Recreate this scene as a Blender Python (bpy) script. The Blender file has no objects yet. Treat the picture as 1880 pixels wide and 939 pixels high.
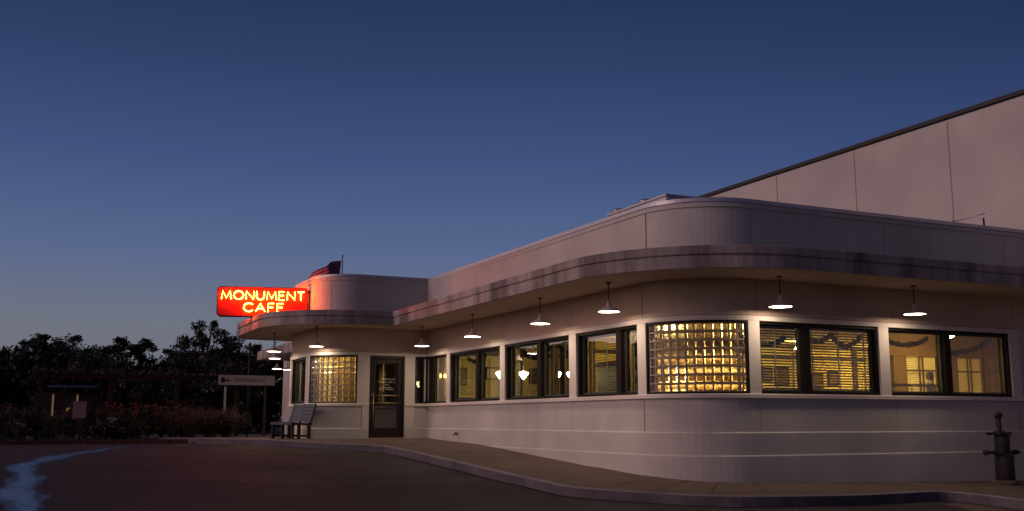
import bpy, bmesh, math, random
from mathutils import Vector, Matrix
random.seed(7)
R = math.radians
scn = bpy.context.scene
COL = scn.collection

# ------------------------------------------------------------------ camera
cd = bpy.data.cameras.new("camera"); cam = bpy.data.objects.new("camera", cd); COL.objects.link(cam)
cam.location = (0, 0, 0)
cam.rotation_euler = (R(90 + 9.12), 0, R(-25.35))
cd.sensor_width = 36; cd.lens = 36.19; cd.clip_end = 3000; cd.clip_start = 0.1
scn.camera = cam

# ------------------------------------------------------------------ dusk sky
SKY_EL = [(0.0, (.160, .162, .170)), (.09, (.157, .172, .222)), (.16, (.095, .136, .270)), (.245, (.050, .086, .210)),
          (.33, (.028, .053, .138)), (.42, (.014, .031, .095)), (.75, (.010, .022, .065)), (1.0, (.010, .020, .060))]
w = bpy.data.worlds.new("World"); scn.world = w; w.use_nodes = True
nt = w.node_tree; nt.nodes.clear()
def N(t, **k):
    n = nt.nodes.new(t)
    for a, b in k.items(): setattr(n, a, b)
    return n
L = nt.links.new
tc = N('ShaderNodeTexCoord'); sep = N('ShaderNodeSeparateXYZ'); L(tc.outputs['Generated'], sep.inputs[0])
rmp = N('ShaderNodeValToRGB'); L(sep.outputs['Z'], rmp.inputs[0])
cr = rmp.color_ramp
while len(cr.elements) < len(SKY_EL): cr.elements.new(0.5)
for e, (p, c) in zip(cr.elements, SKY_EL): e.position = p; e.color = (*c, 1)
# afterglow low in the sky behind and left of the camera, the night side to the right
def az_lobe(dx, dy, lo, hi):
    d = N('ShaderNodeVectorMath', operation='DOT_PRODUCT'); L(tc.outputs['Generated'], d.inputs[0]); d.inputs[1].default_value = (dx, dy, 0)
    m = N('ShaderNodeMapRange'); m.interpolation_type = 'SMOOTHSTEP'
    L(d.outputs['Value'], m.inputs['Value']); m.inputs['From Min'].default_value = lo; m.inputs['From Max'].default_value = hi
    return m.outputs[0]
glow = az_lobe(math.sin(R(-88)), math.cos(R(-88)), .30, 1.0)
low = N('ShaderNodeMapRange'); L(sep.outputs['Z'], low.inputs['Value'])
low.inputs['From Min'].default_value = .75; low.inputs['From Max'].default_value = .0
mul = N('ShaderNodeMath', operation='MULTIPLY'); L(glow, mul.inputs[0]); L(low.outputs[0], mul.inputs[1])
add = N('ShaderNodeMix', data_type='RGBA', blend_type='ADD'); L(mul.outputs[0], add.inputs[0]); L(rmp.outputs[0], add.inputs[6])
add.inputs[7].default_value = (.22, .12, .14, 1)
glow2 = az_lobe(math.sin(R(-66)), math.cos(R(-66)), .52, 1.0)
low2 = N('ShaderNodeMapRange'); L(sep.outputs['Z'], low2.inputs['Value'])
low2.inputs['From Min'].default_value = .45; low2.inputs['From Max'].default_value = .0
mu2 = N('ShaderNodeMath', operation='MULTIPLY'); L(glow2, mu2.inputs[0]); L(low2.outputs[0], mu2.inputs[1])
add0 = add
add = N('ShaderNodeMix', data_type='RGBA', blend_type='ADD'); L(mu2.outputs[0], add.inputs[0]); L(add0.outputs[2], add.inputs[6])
add.inputs[7].default_value = (1.0, .68, .48, 1)
night = az_lobe(math.sin(R(135)), math.cos(R(135)), -.35, .75)
dk = N('ShaderNodeMix', data_type='RGBA', blend_type='MULTIPLY'); L(night, dk.inputs[0]); L(add.outputs[2], dk.inputs[6])
dk.inputs[7].default_value = (.28, .28, .50, 1)
nish = N('ShaderNodeTexSky'); nish.sky_type = 'NISHITA'; nish.sun_disc = False
nish.sun_elevation = R(1.0); nish.sun_rotation = R(-95)
bg1 = N('ShaderNodeBackground'); L(dk.outputs[2], bg1.inputs[0]); bg1.inputs[1].default_value = 1.0
bg2 = N('ShaderNodeBackground'); L(nish.outputs[0], bg2.inputs[0]); bg2.inputs[1].default_value = 0.002
ash = N('ShaderNodeAddShader'); L(bg1.outputs[0], ash.inputs[0]); L(bg2.outputs[0], ash.inputs[1])
out = N('ShaderNodeOutputWorld'); L(ash.outputs[0], out.inputs[0])

# last light of the west, very soft
sl = bpy.data.lights.new("dusk_sun", 'SUN'); so = bpy.data.objects.new("dusk_sun", sl); COL.objects.link(so)
sl.energy = 0.68; sl.angle = R(28); sl.color = (1.0, .62, .62)
_az, _el = R(-84), R(24)
_d = Vector((math.sin(_az) * math.cos(_el), math.cos(_az) * math.cos(_el), math.sin(_el)))
so.rotation_euler = _d.to_track_quat('Z', 'Y').to_euler()

scn.view_settings.view_transform = 'Standard'; scn.view_settings.look = 'None'
scn.view_settings.exposure = 0.0; scn.view_settings.gamma = 1.0
scn.render.engine = 'CYCLES'
scn.cycles.use_denoising = True
scn.cycles.max_bounces = 8; scn.cycles.transparent_max_bounces = 16
scn.cycles.sample_clamp_indirect = 25.0

# ------------------------------------------------------------------ materials
def mat(name, color=(.5, .5, .5), rough=.6, metal=0.0, var=0.0, vscale=3.0, bump=0.0, bscale=40.0, emit=None, estr=0.0,
        var2=None, streak=False, spec=0.5, stain=0.0):
    m = bpy.data.materials.new(name); m.use_nodes = True
    t = m.node_tree; b = t.nodes['Principled BSDF']
    b.inputs['Base Color'].default_value = (*color, 1); b.inputs['Roughness'].default_value = rough
    b.inputs['Metallic'].default_value = metal; b.inputs['Specular IOR Level'].default_value = spec
    co = t.nodes.new('ShaderNodeTexCoord')
    if var > 0 or var2:
        n = t.nodes.new('ShaderNodeTexNoise'); n.inputs['Scale'].default_value = vscale; n.inputs['Detail'].default_value = 7
        n.inputs['Roughness'].default_value = .65
        if streak:
            mp = t.nodes.new('ShaderNodeMapping'); mp.inputs['Scale'].default_value = (.55, .55, .12)
            t.links.new(co.outputs['Object'], mp.inputs[0]); t.links.new(mp.outputs[0], n.inputs['Vector'])
        else: t.links.new(co.outputs['Object'], n.inputs['Vector'])
        rp = t.nodes.new('ShaderNodeValToRGB')
        c2 = var2 if var2 else tuple(c * (1 - var) for c in color)
        rp.color_ramp.elements[0].position = .34; rp.color_ramp.elements[0].color = (*c2, 1)
        rp.color_ramp.elements[1].position = .66; rp.color_ramp.elements[1].color = (*color, 1)
        t.links.new(n.outputs['Fac'], rp.inputs[0]); t.links.new(rp.outputs[0], b.inputs['Base Color'])
        if stain:
            mp2 = t.nodes.new('ShaderNodeMapping'); mp2.inputs['Scale'].default_value = (1.2, 1.2, .16)
            n3 = t.nodes.new('ShaderNodeTexNoise'); n3.inputs['Scale'].default_value = 1.6; n3.inputs['Detail'].default_value = 8; n3.inputs['Roughness'].default_value = .7
            n4 = t.nodes.new('ShaderNodeTexNoise'); n4.inputs['Scale'].default_value = .45; n4.inputs['Detail'].default_value = 6
            r3 = t.nodes.new('ShaderNodeValToRGB'); r3.color_ramp.elements[0].position = .30; r3.color_ramp.elements[0].color = (1 - stain * .22, 1 - stain * .24, 1 - stain * .26, 1)
            r3.color_ramp.elements[1].position = .55; r3.color_ramp.elements[1].color = (1, 1, 1, 1)
            r4 = t.nodes.new('ShaderNodeValToRGB'); r4.color_ramp.elements[0].position = .35; r4.color_ramp.elements[0].color = (1 - stain * .75,) * 3 + (1,)
            r4.color_ramp.elements[1].position = .65; r4.color_ramp.elements[1].color = (1, 1, 1, 1)
            x1 = t.nodes.new('ShaderNodeMix'); x1.data_type = 'RGBA'; x1.blend_type = 'MULTIPLY'; x1.inputs[0].default_value = 1
            x2 = t.nodes.new('ShaderNodeMix'); x2.data_type = 'RGBA'; x2.blend_type = 'MULTIPLY'; x2.inputs[0].default_value = 1
            t.links.new(co.outputs['Object'], mp2.inputs[0]); t.links.new(mp2.outputs[0], n3.inputs['Vector']); t.links.new(co.outputs['Object'], n4.inputs['Vector'])
            t.links.new(n3.outputs['Fac'], r3.inputs[0]); t.links.new(n4.outputs['Fac'], r4.inputs[0])
            t.links.new(rp.outputs[0], x1.inputs[6]); t.links.new(r3.outputs[0], x1.inputs[7]); t.links.new(x1.outputs[2], x2.inputs[6]); t.links.new(r4.outputs[0], x2.inputs[7])
            t.links.new(x2.outputs[2], b.inputs['Base Color'])
    if bump > 0:
        n2 = t.nodes.new('ShaderNodeTexNoise'); n2.inputs['Scale'].default_value = bscale; n2.inputs['Detail'].default_value = 5
        t.links.new(co.outputs['Object'], n2.inputs['Vector'])
        bp = t.nodes.new('ShaderNodeBump'); bp.inputs['Strength'].default_value = bump; bp.inputs['Distance'].default_value = .02
        t.links.new(n2.outputs['Fac'], bp.inputs['Height']); t.links.new(bp.outputs[0], b.inputs['Normal'])
    if emit:
        b.inputs['Emission Color'].default_value = (*emit, 1); b.inputs['Emission Strength'].default_value = estr
    return m

M = {}
M['stucco'] = mat('painted_stucco', (.62, .59, .535), .75, var=.10, vscale=1.3, bump=.18, bscale=60, stain=.30)
M['trim'] = mat('painted_trim', (.66, .60, .55), .6, var=.07, vscale=4, bump=.1, bscale=50)
M['frieze'] = mat('frieze_stucco', (.64, .50, .38), .8, var=.10, vscale=1.5, bump=.2, bscale=60, stain=.18)
M['soffit'] = mat('soffit_plaster', (.72, .58, .43), .85, var=.12, vscale=2, bump=.15, bscale=50)
M['fascia'] = mat('weathered_concrete_fascia', (.60, .53, .49), .85, var2=(.15, .11, .11), vscale=3.0, streak=True, bump=.4, bscale=25, stain=.45)
M['coping'] = mat('metal_coping', (.55, .56, .60), .35, metal=.35, var=.12, vscale=2)
M['roof'] = mat('roof_membrane', (.25, .25, .25), .9, var=.2)
M['dark_frame'] = mat('dark_window_frame', (.012, .008, .007), .6, var=.2, vscale=8, spec=.2)
M['sash'] = mat('grey_sash', (.05, .055, .05), .45)
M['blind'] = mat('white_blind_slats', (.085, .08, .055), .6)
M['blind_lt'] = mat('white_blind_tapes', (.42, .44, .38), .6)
M['big_wall'] = mat('big_wall_panels', (.62, .575, .535), .8, var=.10, vscale=.35, bump=.2, bscale=20, stain=.2)
M['dark_coping'] = mat('dark_coping', (.03, .02, .018), .6)
M['joint'] = mat('joint_sealant', (.30, .26, .23), .8)
M['asphalt'] = mat('asphalt', (.027, .021, .023), .88, var=.45, vscale=1.2, bump=.7, bscale=120)
def asphalt():
    m = mat('asphalt', (.028, .021, .021), .75, var=.45, vscale=.7, bump=.9, bscale=160); t = m.node_tree; b = t.nodes['Principled BSDF']
    src = b.inputs['Base Color'].links[0].from_socket; co = t.nodes.new('ShaderNodeTexCoord')
    v = t.nodes.new('ShaderNodeTexVoronoi'); v.feature = 'DISTANCE_TO_EDGE'; v.inputs['Scale'].default_value = .28
    nz = t.nodes.new('ShaderNodeTexNoise'); nz.inputs['Scale'].default_value = 1.5; nz.inputs['Detail'].default_value = 6
    ad = t.nodes.new('ShaderNodeMix'); ad.data_type = 'RGBA'; ad.blend_type = 'ADD'; ad.inputs[0].default_value = .9
    t.links.new(co.outputs['Object'], nz.inputs['Vector']); t.links.new(co.outputs['Object'], ad.inputs[6]); t.links.new(nz.outputs['Color'], ad.inputs[7]); t.links.new(ad.outputs[2], v.inputs['Vector'])
    r = t.nodes.new('ShaderNodeValToRGB'); r.color_ramp.elements[0].position = .0; r.color_ramp.elements[0].color = (.30, .30, .30, 1); r.color_ramp.elements[1].position = .012; r.color_ramp.elements[1].color = (1, 1, 1, 1)
    sp = t.nodes.new('ShaderNodeTexNoise'); sp.inputs['Scale'].default_value = 55; sp.inputs['Detail'].default_value = 3; t.links.new(co.outputs['Object'], sp.inputs['Vector'])
    r2 = t.nodes.new('ShaderNodeValToRGB'); r2.color_ramp.elements[0].position = .38; r2.color_ramp.elements[0].color = (.6, .6, .6, 1); r2.color_ramp.elements[1].position = .66; r2.color_ramp.elements[1].color = (1.9, 1.85, 1.85, 1)
    a = t.nodes.new('ShaderNodeMix'); a.data_type = 'RGBA'; a.blend_type = 'MULTIPLY'; a.inputs[0].default_value = 1; c = t.nodes.new('ShaderNodeMix'); c.data_type = 'RGBA'; c.blend_type = 'MULTIPLY'; c.inputs[0].default_value = 1
    t.links.new(v.outputs['Distance'], r.inputs[0]); t.links.new(src, a.inputs[6]); t.links.new(r.outputs[0], a.inputs[7]); t.links.new(sp.outputs['Fac'], r2.inputs[0])
    t.links.new(a.outputs[2], c.inputs[6]); t.links.new(r2.outputs[0], c.inputs[7]); t.links.new(c.outputs[2], b.inputs['Base Color'])
    st = t.nodes.new('ShaderNodeTexNoise'); st.inputs['Scale'].default_value = .5; st.inputs['Detail'].default_value = 5; t.links.new(co.outputs['Object'], st.inputs['Vector'])
    rr_ = t.nodes.new('ShaderNodeMapRange'); rr_.inputs['From Min'].default_value = .35; rr_.inputs['From Max'].default_value = .65; rr_.inputs['To Min'].default_value = .68; rr_.inputs['To Max'].default_value = .85
    t.links.new(st.outputs['Fac'], rr_.inputs['Value']); t.links.new(rr_.outputs[0], b.inputs['Roughness'])
    return m
M['asphalt'] = asphalt()
M['concrete'] = mat('sidewalk_concrete', (.145, .10, .068), .9, var=.3, vscale=1.4, bump=.3, bscale=70)
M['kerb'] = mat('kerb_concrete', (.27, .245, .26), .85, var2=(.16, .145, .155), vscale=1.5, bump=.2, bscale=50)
M['soil'] = mat('garden_soil', (.035, .025, .018), 1.0, var=.4, bump=.8, bscale=12)
M['ground'] = mat('far_ground', (.03, .03, .022), 1.0, var=.4, vscale=.2)
M['bark'] = mat('bark', (.06, .045, .035), .95, var=.4, vscale=9, bump=.6, bscale=20)
M['leaf'] = mat('tree_leaves', (.055, .062, .030), .6, var2=(.030, .034, .018), vscale=.8)
M['leaf_b'] = mat('shrub_leaves', (.040, .052, .028), .8, var2=(.022, .028, .016), vscale=1.5)
M['grass_pink'] = mat('plume_grass', (.13, .07, .06), .8, var2=(.07, .045, .03), vscale=5)
M['blade'] = mat('grass_blades', (.07, .075, .035), .8, var=.3, vscale=6)
M['fl_red'] = mat('red_petals', (0.248, 0.013, 0.023), .6); M['fl_or'] = mat('orange_petals', (0.248, 0.072, 0.027), .6); M['fl_w'] = mat('white_petals', (0.27, 0.27, 0.279), .6)
M['bench'] = mat('bench_paint', (.065, .09, .10), .5, var=.25, vscale=10, bump=.15, bscale=40)
M['iron'] = mat('dark_iron', (.026, .021, .018), .7, metal=.2)
M['shade'] = mat('lamp_shade_enamel', (.55, .50, .47), .4)
M['stem'] = mat('lamp_stem', (.05, .035, .03), .5)
M['door_frame'] = mat('door_frame_brown', (.016, .008, .007), .5, spec=.3)
M['brass'] = mat('worn_brass', (.55, .40, .22), .32, metal=.9)
M['wood'] = mat('dark_wood', (.09, .05, .03), .6, var=.4, vscale=6)
M['int_wall'] = mat('interior_yellow_paint', (.72, .55, .19), .85, var=.08, vscale=2)
M['int_orange'] = mat('interior_orange_paint', (.17, .090, .020), .85, var=.1, vscale=2)
M['int_ceil'] = mat('interior_ceiling', (.80, .66, .38), .9)
M['int_floor'] = mat('interior_floor_tile', (.16, .10, .07), .4, var=.3)
M['cream'] = mat('cream_paint', (.75, .66, .45), .6)
M['amber'] = mat('amber_bottle', (.70, .30, .05), .25); M['gold'] = mat('gold_tin', (.85, .55, .15), .4); M['dark_b'] = mat('dark_bottle', (.05, .02, .02), .3)
M['garland'] = mat('evergreen_garland', (.018, .026, .014), .9)
M['white_text'] = mat('white_vinyl', (.75, .75, .72), .6)
M['sign_red'] = mat('sign_red_enamel', (.78, .030, .016), .38, var=.12, vscale=3)
M['sign_side'] = mat('sign_cabinet_dark', (.10, .02, .025), .5)
M['letter'] = mat('letter_halo_enamel', (.85, .42, .10), .4)  # letter backing, coloured and widened to stand in for the neon halo
M['pole'] = mat('pole_aluminium', (.45, .47, .50), .35, metal=.7)
M['fl_blue'] = mat('flag_blue', (.02, .03, .12), .85); M['flag_red'] = mat('flag_red', (.35, .02, .04), .85); M['flag_white'] = mat('flag_white', (.55, .52, .55), .85)
M['signboard'] = mat('sign_board_white', (.55, .50, .46), .7, var=.15, vscale=4); M['script'] = mat('script_red', (.32, .06, .05), .7)
M['paper'] = mat('board_white', (.24, .24, .30), .6, var=.08)
M['far_wall'] = mat('far_house_wall', (.05, .05, .065), .9); M['blue_roof'] = mat('blue_metal_roof', (.05, .07, .12), .5, metal=.3)
M['brick'] = mat('edging_brick', (.12, .06, .05), .9, var=.5, vscale=14, bump=.5, bscale=30)
M['old_wood'] = mat('weathered_dark_wood', (.035, .028, .024), .9, var=.4, vscale=6)
M['vine'] = mat('vine_leaves', (.06, .05, .03), .7, var=.4, vscale=3)
def emis(name, c, s):
    m = bpy.data.materials.new(name); m.use_nodes = True; t = m.node_tree; t.nodes.clear()
    e = t.nodes.new('ShaderNodeEmission'); e.inputs[0].default_value = (*c, 1); e.inputs[1].default_value = s
    o = t.nodes.new('ShaderNodeOutputMaterial'); t.links.new(e.outputs[0], o.inputs[0]); return m
M['lamp'] = emis('lamp_light', (1.0, .76, .55), 36.0)
M['lamp_far'] = emis('lamp_light_far', (1.0, .80, .66), 5.0)
M['bowl'] = emis('bowl_light', (1.0, .80, .42), 40.0)
M['strip'] = emis('added_shelf_strip', (1.0, .62, .18), 7.0)
M['sconce'] = emis('sconce_light', (1.0, .50, .14), 10.0)
M['neon'] = emis('neon_orange', (1.0, .12, .012), 190.0)
M['porch'] = emis('porch_light', (1.0, .45, .12), .5)
M['neon_red'] = emis('neon_red', (1.0, .05, .03), 5.0)
M['far_light'] = emis('far_warm_light', (1.0, .6, .3), .13)

def glass_pane():
    m = bpy.data.materials.new('window_glass'); m.use_nodes = True; t = m.node_tree; t.nodes.clear()
    tr = t.nodes.new('ShaderNodeBsdfTransparent'); tr.inputs[0].default_value = (.86, .88, .84, 1)
    gl = t.nodes.new('ShaderNodeBsdfGlossy'); gl.inputs['Roughness'].default_value = .01; gl.inputs[0].default_value = (1, 1, 1, 1)
    lw = t.nodes.new('ShaderNodeLayerWeight'); lw.inputs[0].default_value = .5
    pw = t.nodes.new('ShaderNodeMath'); pw.operation = 'POWER'; pw.inputs[1].default_value = 3.0; t.links.new(lw.outputs['Facing'], pw.inputs[0])
    fr = t.nodes.new('ShaderNodeMath'); fr.operation = 'MULTIPLY_ADD'; fr.inputs[1].default_value = .95; fr.inputs[2].default_value = .06; t.links.new(pw.outputs[0], fr.inputs[0])
    mx = t.nodes.new('ShaderNodeMixShader'); o = t.nodes.new('ShaderNodeOutputMaterial')
    co = t.nodes.new('ShaderNodeTexCoord'); n = t.nodes.new('ShaderNodeTexNoise'); n.inputs['Scale'].default_value = .8
    bp = t.nodes.new('ShaderNodeBump'); bp.inputs['Strength'].default_value = .08; bp.inputs['Distance'].default_value = .05
    t.links.new(co.outputs['Object'], n.inputs['Vector']); t.links.new(n.outputs['Fac'], bp.inputs['Height']); t.links.new(bp.outputs[0], gl.inputs['Normal'])
    t.links.new(fr.outputs[0], mx.inputs[0]); t.links.new(tr.outputs[0], mx.inputs[1]); t.links.new(gl.outputs[0], mx.inputs[2]); t.links.new(mx.outputs[0], o.inputs[0])
    return m
M['glass'] = glass_pane()
def glass_block_mat():
    m = bpy.data.materials.new('glass_block_glass'); m.use_nodes = True; t = m.node_tree; b = t.nodes['Principled BSDF']
    b.inputs['Base Color'].default_value = (.95, .88, .74, 1); b.inputs['Roughness'].default_value = .13
    b.inputs['Transmission Weight'].default_value = 1.0; b.inputs['IOR'].default_value = 1.42
    co = t.nodes.new('ShaderNodeTexCoord'); n = t.nodes.new('ShaderNodeTexNoise'); n.inputs['Scale'].default_value = 11; n.inputs['Detail'].default_value = 1.5
    bp = t.nodes.new('ShaderNodeBump'); bp.inputs['Strength'].default_value = .14; bp.inputs['Distance'].default_value = .02
    t.links.new(co.outputs['Object'], n.inputs['Vector']); t.links.new(n.outputs['Fac'], bp.inputs['Height']); t.links.new(bp.outputs[0], b.inputs['Normal'])
    return m
M['block'] = glass_block_mat()
M['mortar'] = mat('block_mortar', (.27, .225, .17), .7)
def water_mat():
    m = bpy.data.materials.new('runoff_water'); m.use_nodes = True; t = m.node_tree; b = t.nodes['Principled BSDF']
    b.inputs['Base Color'].default_value = (.10, .12, .17, 1); b.inputs['Roughness'].default_value = .22; b.inputs['IOR'].default_value = 1.5
    b.inputs['Specular IOR Level'].default_value = 1.0
    co = t.nodes.new('ShaderNodeTexCoord'); mp = t.nodes.new('ShaderNodeMapping'); mp.inputs['Scale'].default_value = (6, 1.4, 1)
    mp.inputs['Rotation'].default_value = (0, 0, R(-12))
    n = t.nodes.new('ShaderNodeTexNoise'); n.inputs['Scale'].default_value = 1.3; n.inputs['Detail'].default_value = 6; n.inputs['Distortion'].default_value = 1.2
    bp = t.nodes.new('ShaderNodeBump'); bp.inputs['Strength'].default_value = .5; bp.inputs['Distance'].default_value = .05
    rp = t.nodes.new('ShaderNodeValToRGB'); rp.color_ramp.elements[0].position = .42; rp.color_ramp.elements[0].color = (.02, .03, .06, 1)
    rp.color_ramp.elements[1].position = .66; rp.color_ramp.elements[1].color = (.13, .145, .20, 1)
    t.links.new(co.outputs['Object'], mp.inputs[0]); t.links.new(mp.outputs[0], n.inputs['Vector']); t.links.new(n.outputs['Fac'], bp.inputs['Height'])
    t.links.new(n.outputs['Fac'], rp.inputs[0]); t.links.new(rp.outputs[0], b.inputs['Base Color']); t.links.new(bp.outputs[0], b.inputs['Normal'])
    at = t.nodes.new('ShaderNodeAttribute'); at.attribute_name = 'across'
    n3 = t.nodes.new('ShaderNodeTexNoise'); n3.inputs['Scale'].default_value = 1.1; n3.inputs['Detail'].default_value = 2.5; t.links.new(mp.outputs[0], n3.inputs['Vector'])
    m1 = t.nodes.new('ShaderNodeMath'); m1.operation = 'MULTIPLY_ADD'; m1.inputs[1].default_value = 1.0; m1.inputs[2].default_value = -.5; t.links.new(n3.outputs['Fac'], m1.inputs[0])
    m2 = t.nodes.new('ShaderNodeMath'); m2.operation = 'ADD'; t.links.new(m1.outputs[0], m2.inputs[0]); t.links.new(at.outputs['Fac'], m2.inputs[1])
    mr = t.nodes.new('ShaderNodeMapRange'); mr.inputs['From Min'].default_value = .95; mr.inputs['From Max'].default_value = .30; t.links.new(m2.outputs[0], mr.inputs['Value'])
    t.links.new(mr.outputs[0], b.inputs['Alpha'])
    return m
M['water'] = water_mat()

# ------------------------------------------------------------------ helpers
class MB:
    def __init__(s): s.v = []; s.f = []; s.mi = []; s.sm = []
    def add(s, vs, fs, mi=0, smooth=False):
        b = len(s.v); s.v += [tuple(v) for v in vs]
        for f in fs: s.f.append(tuple(b + i for i in f)); s.mi.append(mi); s.sm.append(smooth)
    def box(s, c, d, rot=0.0, mi=0, tilt=None):
        hx, hy, hz = d[0] / 2, d[1] / 2, d[2] / 2
        vs = []
        m = Matrix.Rotation(rot, 3, 'Z')
        if tilt: m = m @ Matrix.Rotation(tilt[1], 3, tilt[0])
        for z in (-hz, hz):
            for x, y in ((-hx, -hy), (hx, -hy), (hx, hy), (-hx, hy)):
                p = m @ Vector((x, y, z)); vs.append((c[0] + p.x, c[1] + p.y, c[2] + p.z))
        s.add(vs, [(3, 2, 1, 0), (4, 5, 6, 7), (0, 1, 5, 4), (1, 2, 6, 5), (2, 3, 7, 6), (3, 0, 4, 7)], mi)
    def tube(s, pts, rad, n=8, mi=0, caps=True):
        pts = [Vector(p) for p in pts]; rings = []
        if not hasattr(rad, '__len__'): rad = [rad] * len(pts)
        for i, p in enumerate(pts):
            d = (pts[min(i + 1, len(pts) - 1)] - pts[max(i - 1, 0)])
            if d.length < 1e-9: d = Vector((0, 0, 1))
            d.normalize(); a = Vector((0, 0, 1)) if abs(d.z) < .95 else Vector((1, 0, 0))
            u = d.cross(a).normalized(); vv = d.cross(u)
            rings.append([p + (u * math.cos(2 * math.pi * k / n) + vv * math.sin(2 * math.pi * k / n)) * rad[i] for k in range(n)])
        fs = []
        for i in range(len(pts) - 1):
            for k in range(n): fs.append((i * n + k, i * n + (k + 1) % n, (i + 1) * n + (k + 1) % n, (i + 1) * n + k))
        if caps: fs += [tuple(range(n))[::-1], tuple((len(pts) - 1) * n + k for k in range(n))]
        s.add([v for r in rings for v in r], fs, mi, True)
    def lathe(s, prof, c=(0, 0, 0), n=28, mi=0, smooth=True):
        vs = []
        for r, z in prof:
            for k in range(n): vs.append((c[0] + r * math.cos(2 * math.pi * k / n), c[1] + r * math.sin(2 * math.pi * k / n), c[2] + z))
        fs = [(i * n + k, i * n + (k + 1) % n, (i + 1) * n + (k + 1) % n, (i + 1) * n + k) for i in range(len(prof) - 1) for k in range(n)]
        s.add(vs, fs, mi, smooth)
    def build(s, name, mats, parent=None, fix=True):
        me = bpy.data.meshes.new(name); me.from_pydata(s.v, [], s.f)
        if not isinstance(mats, (list, tuple)): mats = [mats]
        for m in mats: me.materials.append(m)
        me.polygons.foreach_set('material_index', s.mi); me.polygons.foreach_set('use_smooth', s.sm)
        me.update()
        if fix and len(s.f) < 60000:
            bm = bmesh.new(); bm.from_mesh(me); bmesh.ops.recalc_face_normals(bm, faces=bm.faces); bm.to_mesh(me); bm.free()
        o = bpy.data.objects.new(name, me); COL.objects.link(o)
        if parent: o.parent = parent
        return o
def bevel(o, wd=.01, seg=2):
    bm = bmesh.new(); bm.from_mesh(o.data)
    bmesh.ops.remove_doubles(bm, verts=bm.verts, dist=1e-5)
    bmesh.ops.bevel(bm, geom=[e for e in bm.edges if e.is_manifold and e.calc_face_angle(0) > .5], offset=wd, segments=seg, affect='EDGES', clamp_overlap=True)
    bm.to_mesh(o.data); bm.free(); return o
def tag(o, label=None, cat=None, group=None, kind=None):
    if label: o['label'] = label
    if cat: o['category'] = cat
    if group: o['group'] = group
    if kind: o['kind'] = kind
    return o
def empty(name, loc=(0, 0, 0), rz=0.0):
    o = bpy.data.objects.new(name, None); COL.objects.link(o); o.location = loc; o.rotation_euler = (0, 0, rz); o.empty_display_size = .3
    return o
def kids(o): return [c for c in bpy.data.objects if c.parent is o]
def copy_tree(o, parent=None):
    c = o.copy(); COL.objects.link(c); c.parent = parent
    for ch in kids(o): copy_tree(ch, c)
    return c

# plan of the cafe's street walls: T side of tower, U rounded tower end, F door front, A long front, C rounded corner, B right front
CX, CY, CR = 8.35, 28.45, 1.15
DX, DY, DR = 11.8, 16.26, 1.5
KF = .83
def P(st, o):
    k, v = st
    if k == 'W': return (v, 30.70 + 1.4 * o)
    if k == 'V':
        e = .6 if o > .5 else 1.0
        return (7.45 - (.25 + o) * max(0, math.cos(v)) ** e, 30.45 + (.25 + 1.4 * o) * max(0, math.sin(v)) ** e)
    if k == 'T': return (7.2 - o, v)
    if k == 'U': return (CX - (CR + o) * math.cos(v), CY - (CR + KF * o) * math.sin(v))
    if k == 'F': return (min(v, 10.3 - o), 27.3 - KF * o)
    if k == 'A': return (10.3 - o, min(v, 27.3 - KF * o))
    if k == 'C': return (DX - (DR + o) * math.cos(v), DY - (DR + o) * math.sin(v))
    return (v, 14.76 - o)
ORDER = 'WVTUFACB'
def key(st):
    k, v = st; return (ORDER.index(k), -v if k in 'WVTA' else v)
NODES = [('V', R(90 - a)) for a in range(0, 91, 10)] + [('T', 30.45), ('T', 28.45), ('U', 0.0)] + [('U', R(a)) for a in range(6, 90, 6)] + [('U', R(90)), ('F', 10.3), ('A', 27.3)] + \
        [('C', 0.0)] + [('C', R(a)) for a in range(5, 90, 5)] + [('C', R(90))]
def stations(a, b):
    r = [a] + [n for n in NODES if key(a) < key(n) < key(b)] + [b]
    outl = []
    for s in r:
        if outl:
            p, q = P(outl[-1], 0), P(s, 0)
            if abs(p[0] - q[0]) + abs(p[1] - q[1]) < 1e-4: continue
        outl.append(s)
    return outl
def sweep(mb, prof, a, b, closed=True, caps=True, mi=0, smooth=False):
    st = stations(a, b); n = len(prof); vs = []
    for s in st:
        for o, z in prof:
            x, y = P(s, o); vs.append((x, y, z))
    m = n if closed else n - 1
    fs = [(i * n + j, i * n + (j + 1) % n, (i + 1) * n + (j + 1) % n, (i + 1) * n + j) for i in range(len(st) - 1) for j in range(m)]
    if closed and caps: fs += [tuple(range(n))[::-1], tuple((len(st) - 1) * n + j for j in range(n))]
    mb.add(vs, fs, mi, smooth)
def rect(o0, o1, z0, z1): return [(o0, z0), (o1, z0), (o1, z1), (o0, z1)]
START, END = ('W', 11.5), ('B', 23.97)

def fz(y):
    kn = [(-60, -1.75), (-20, -1.6), (0, -1.45), (5, -1.35), (13, -1.10), (14.76, -1.05), (16, -.97), (18, -.88), (20, -.77), (22, -.64), (24, -.555), (27.3, -.474), (34, -.50), (60, -.5)]
    for (a, za), (b, zb) in zip(kn, kn[1:]):
        if y <= b:
            t = max(0, (y - a) / (b - a)); t = t * .5 + .5 * t * t * (3 - 2 * t); return za + (zb - za) * t
    return -.5
def gz(x, y): return fz(y) - (.018 * max(0, x - 11.0) if y < 17 else 0)

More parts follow.
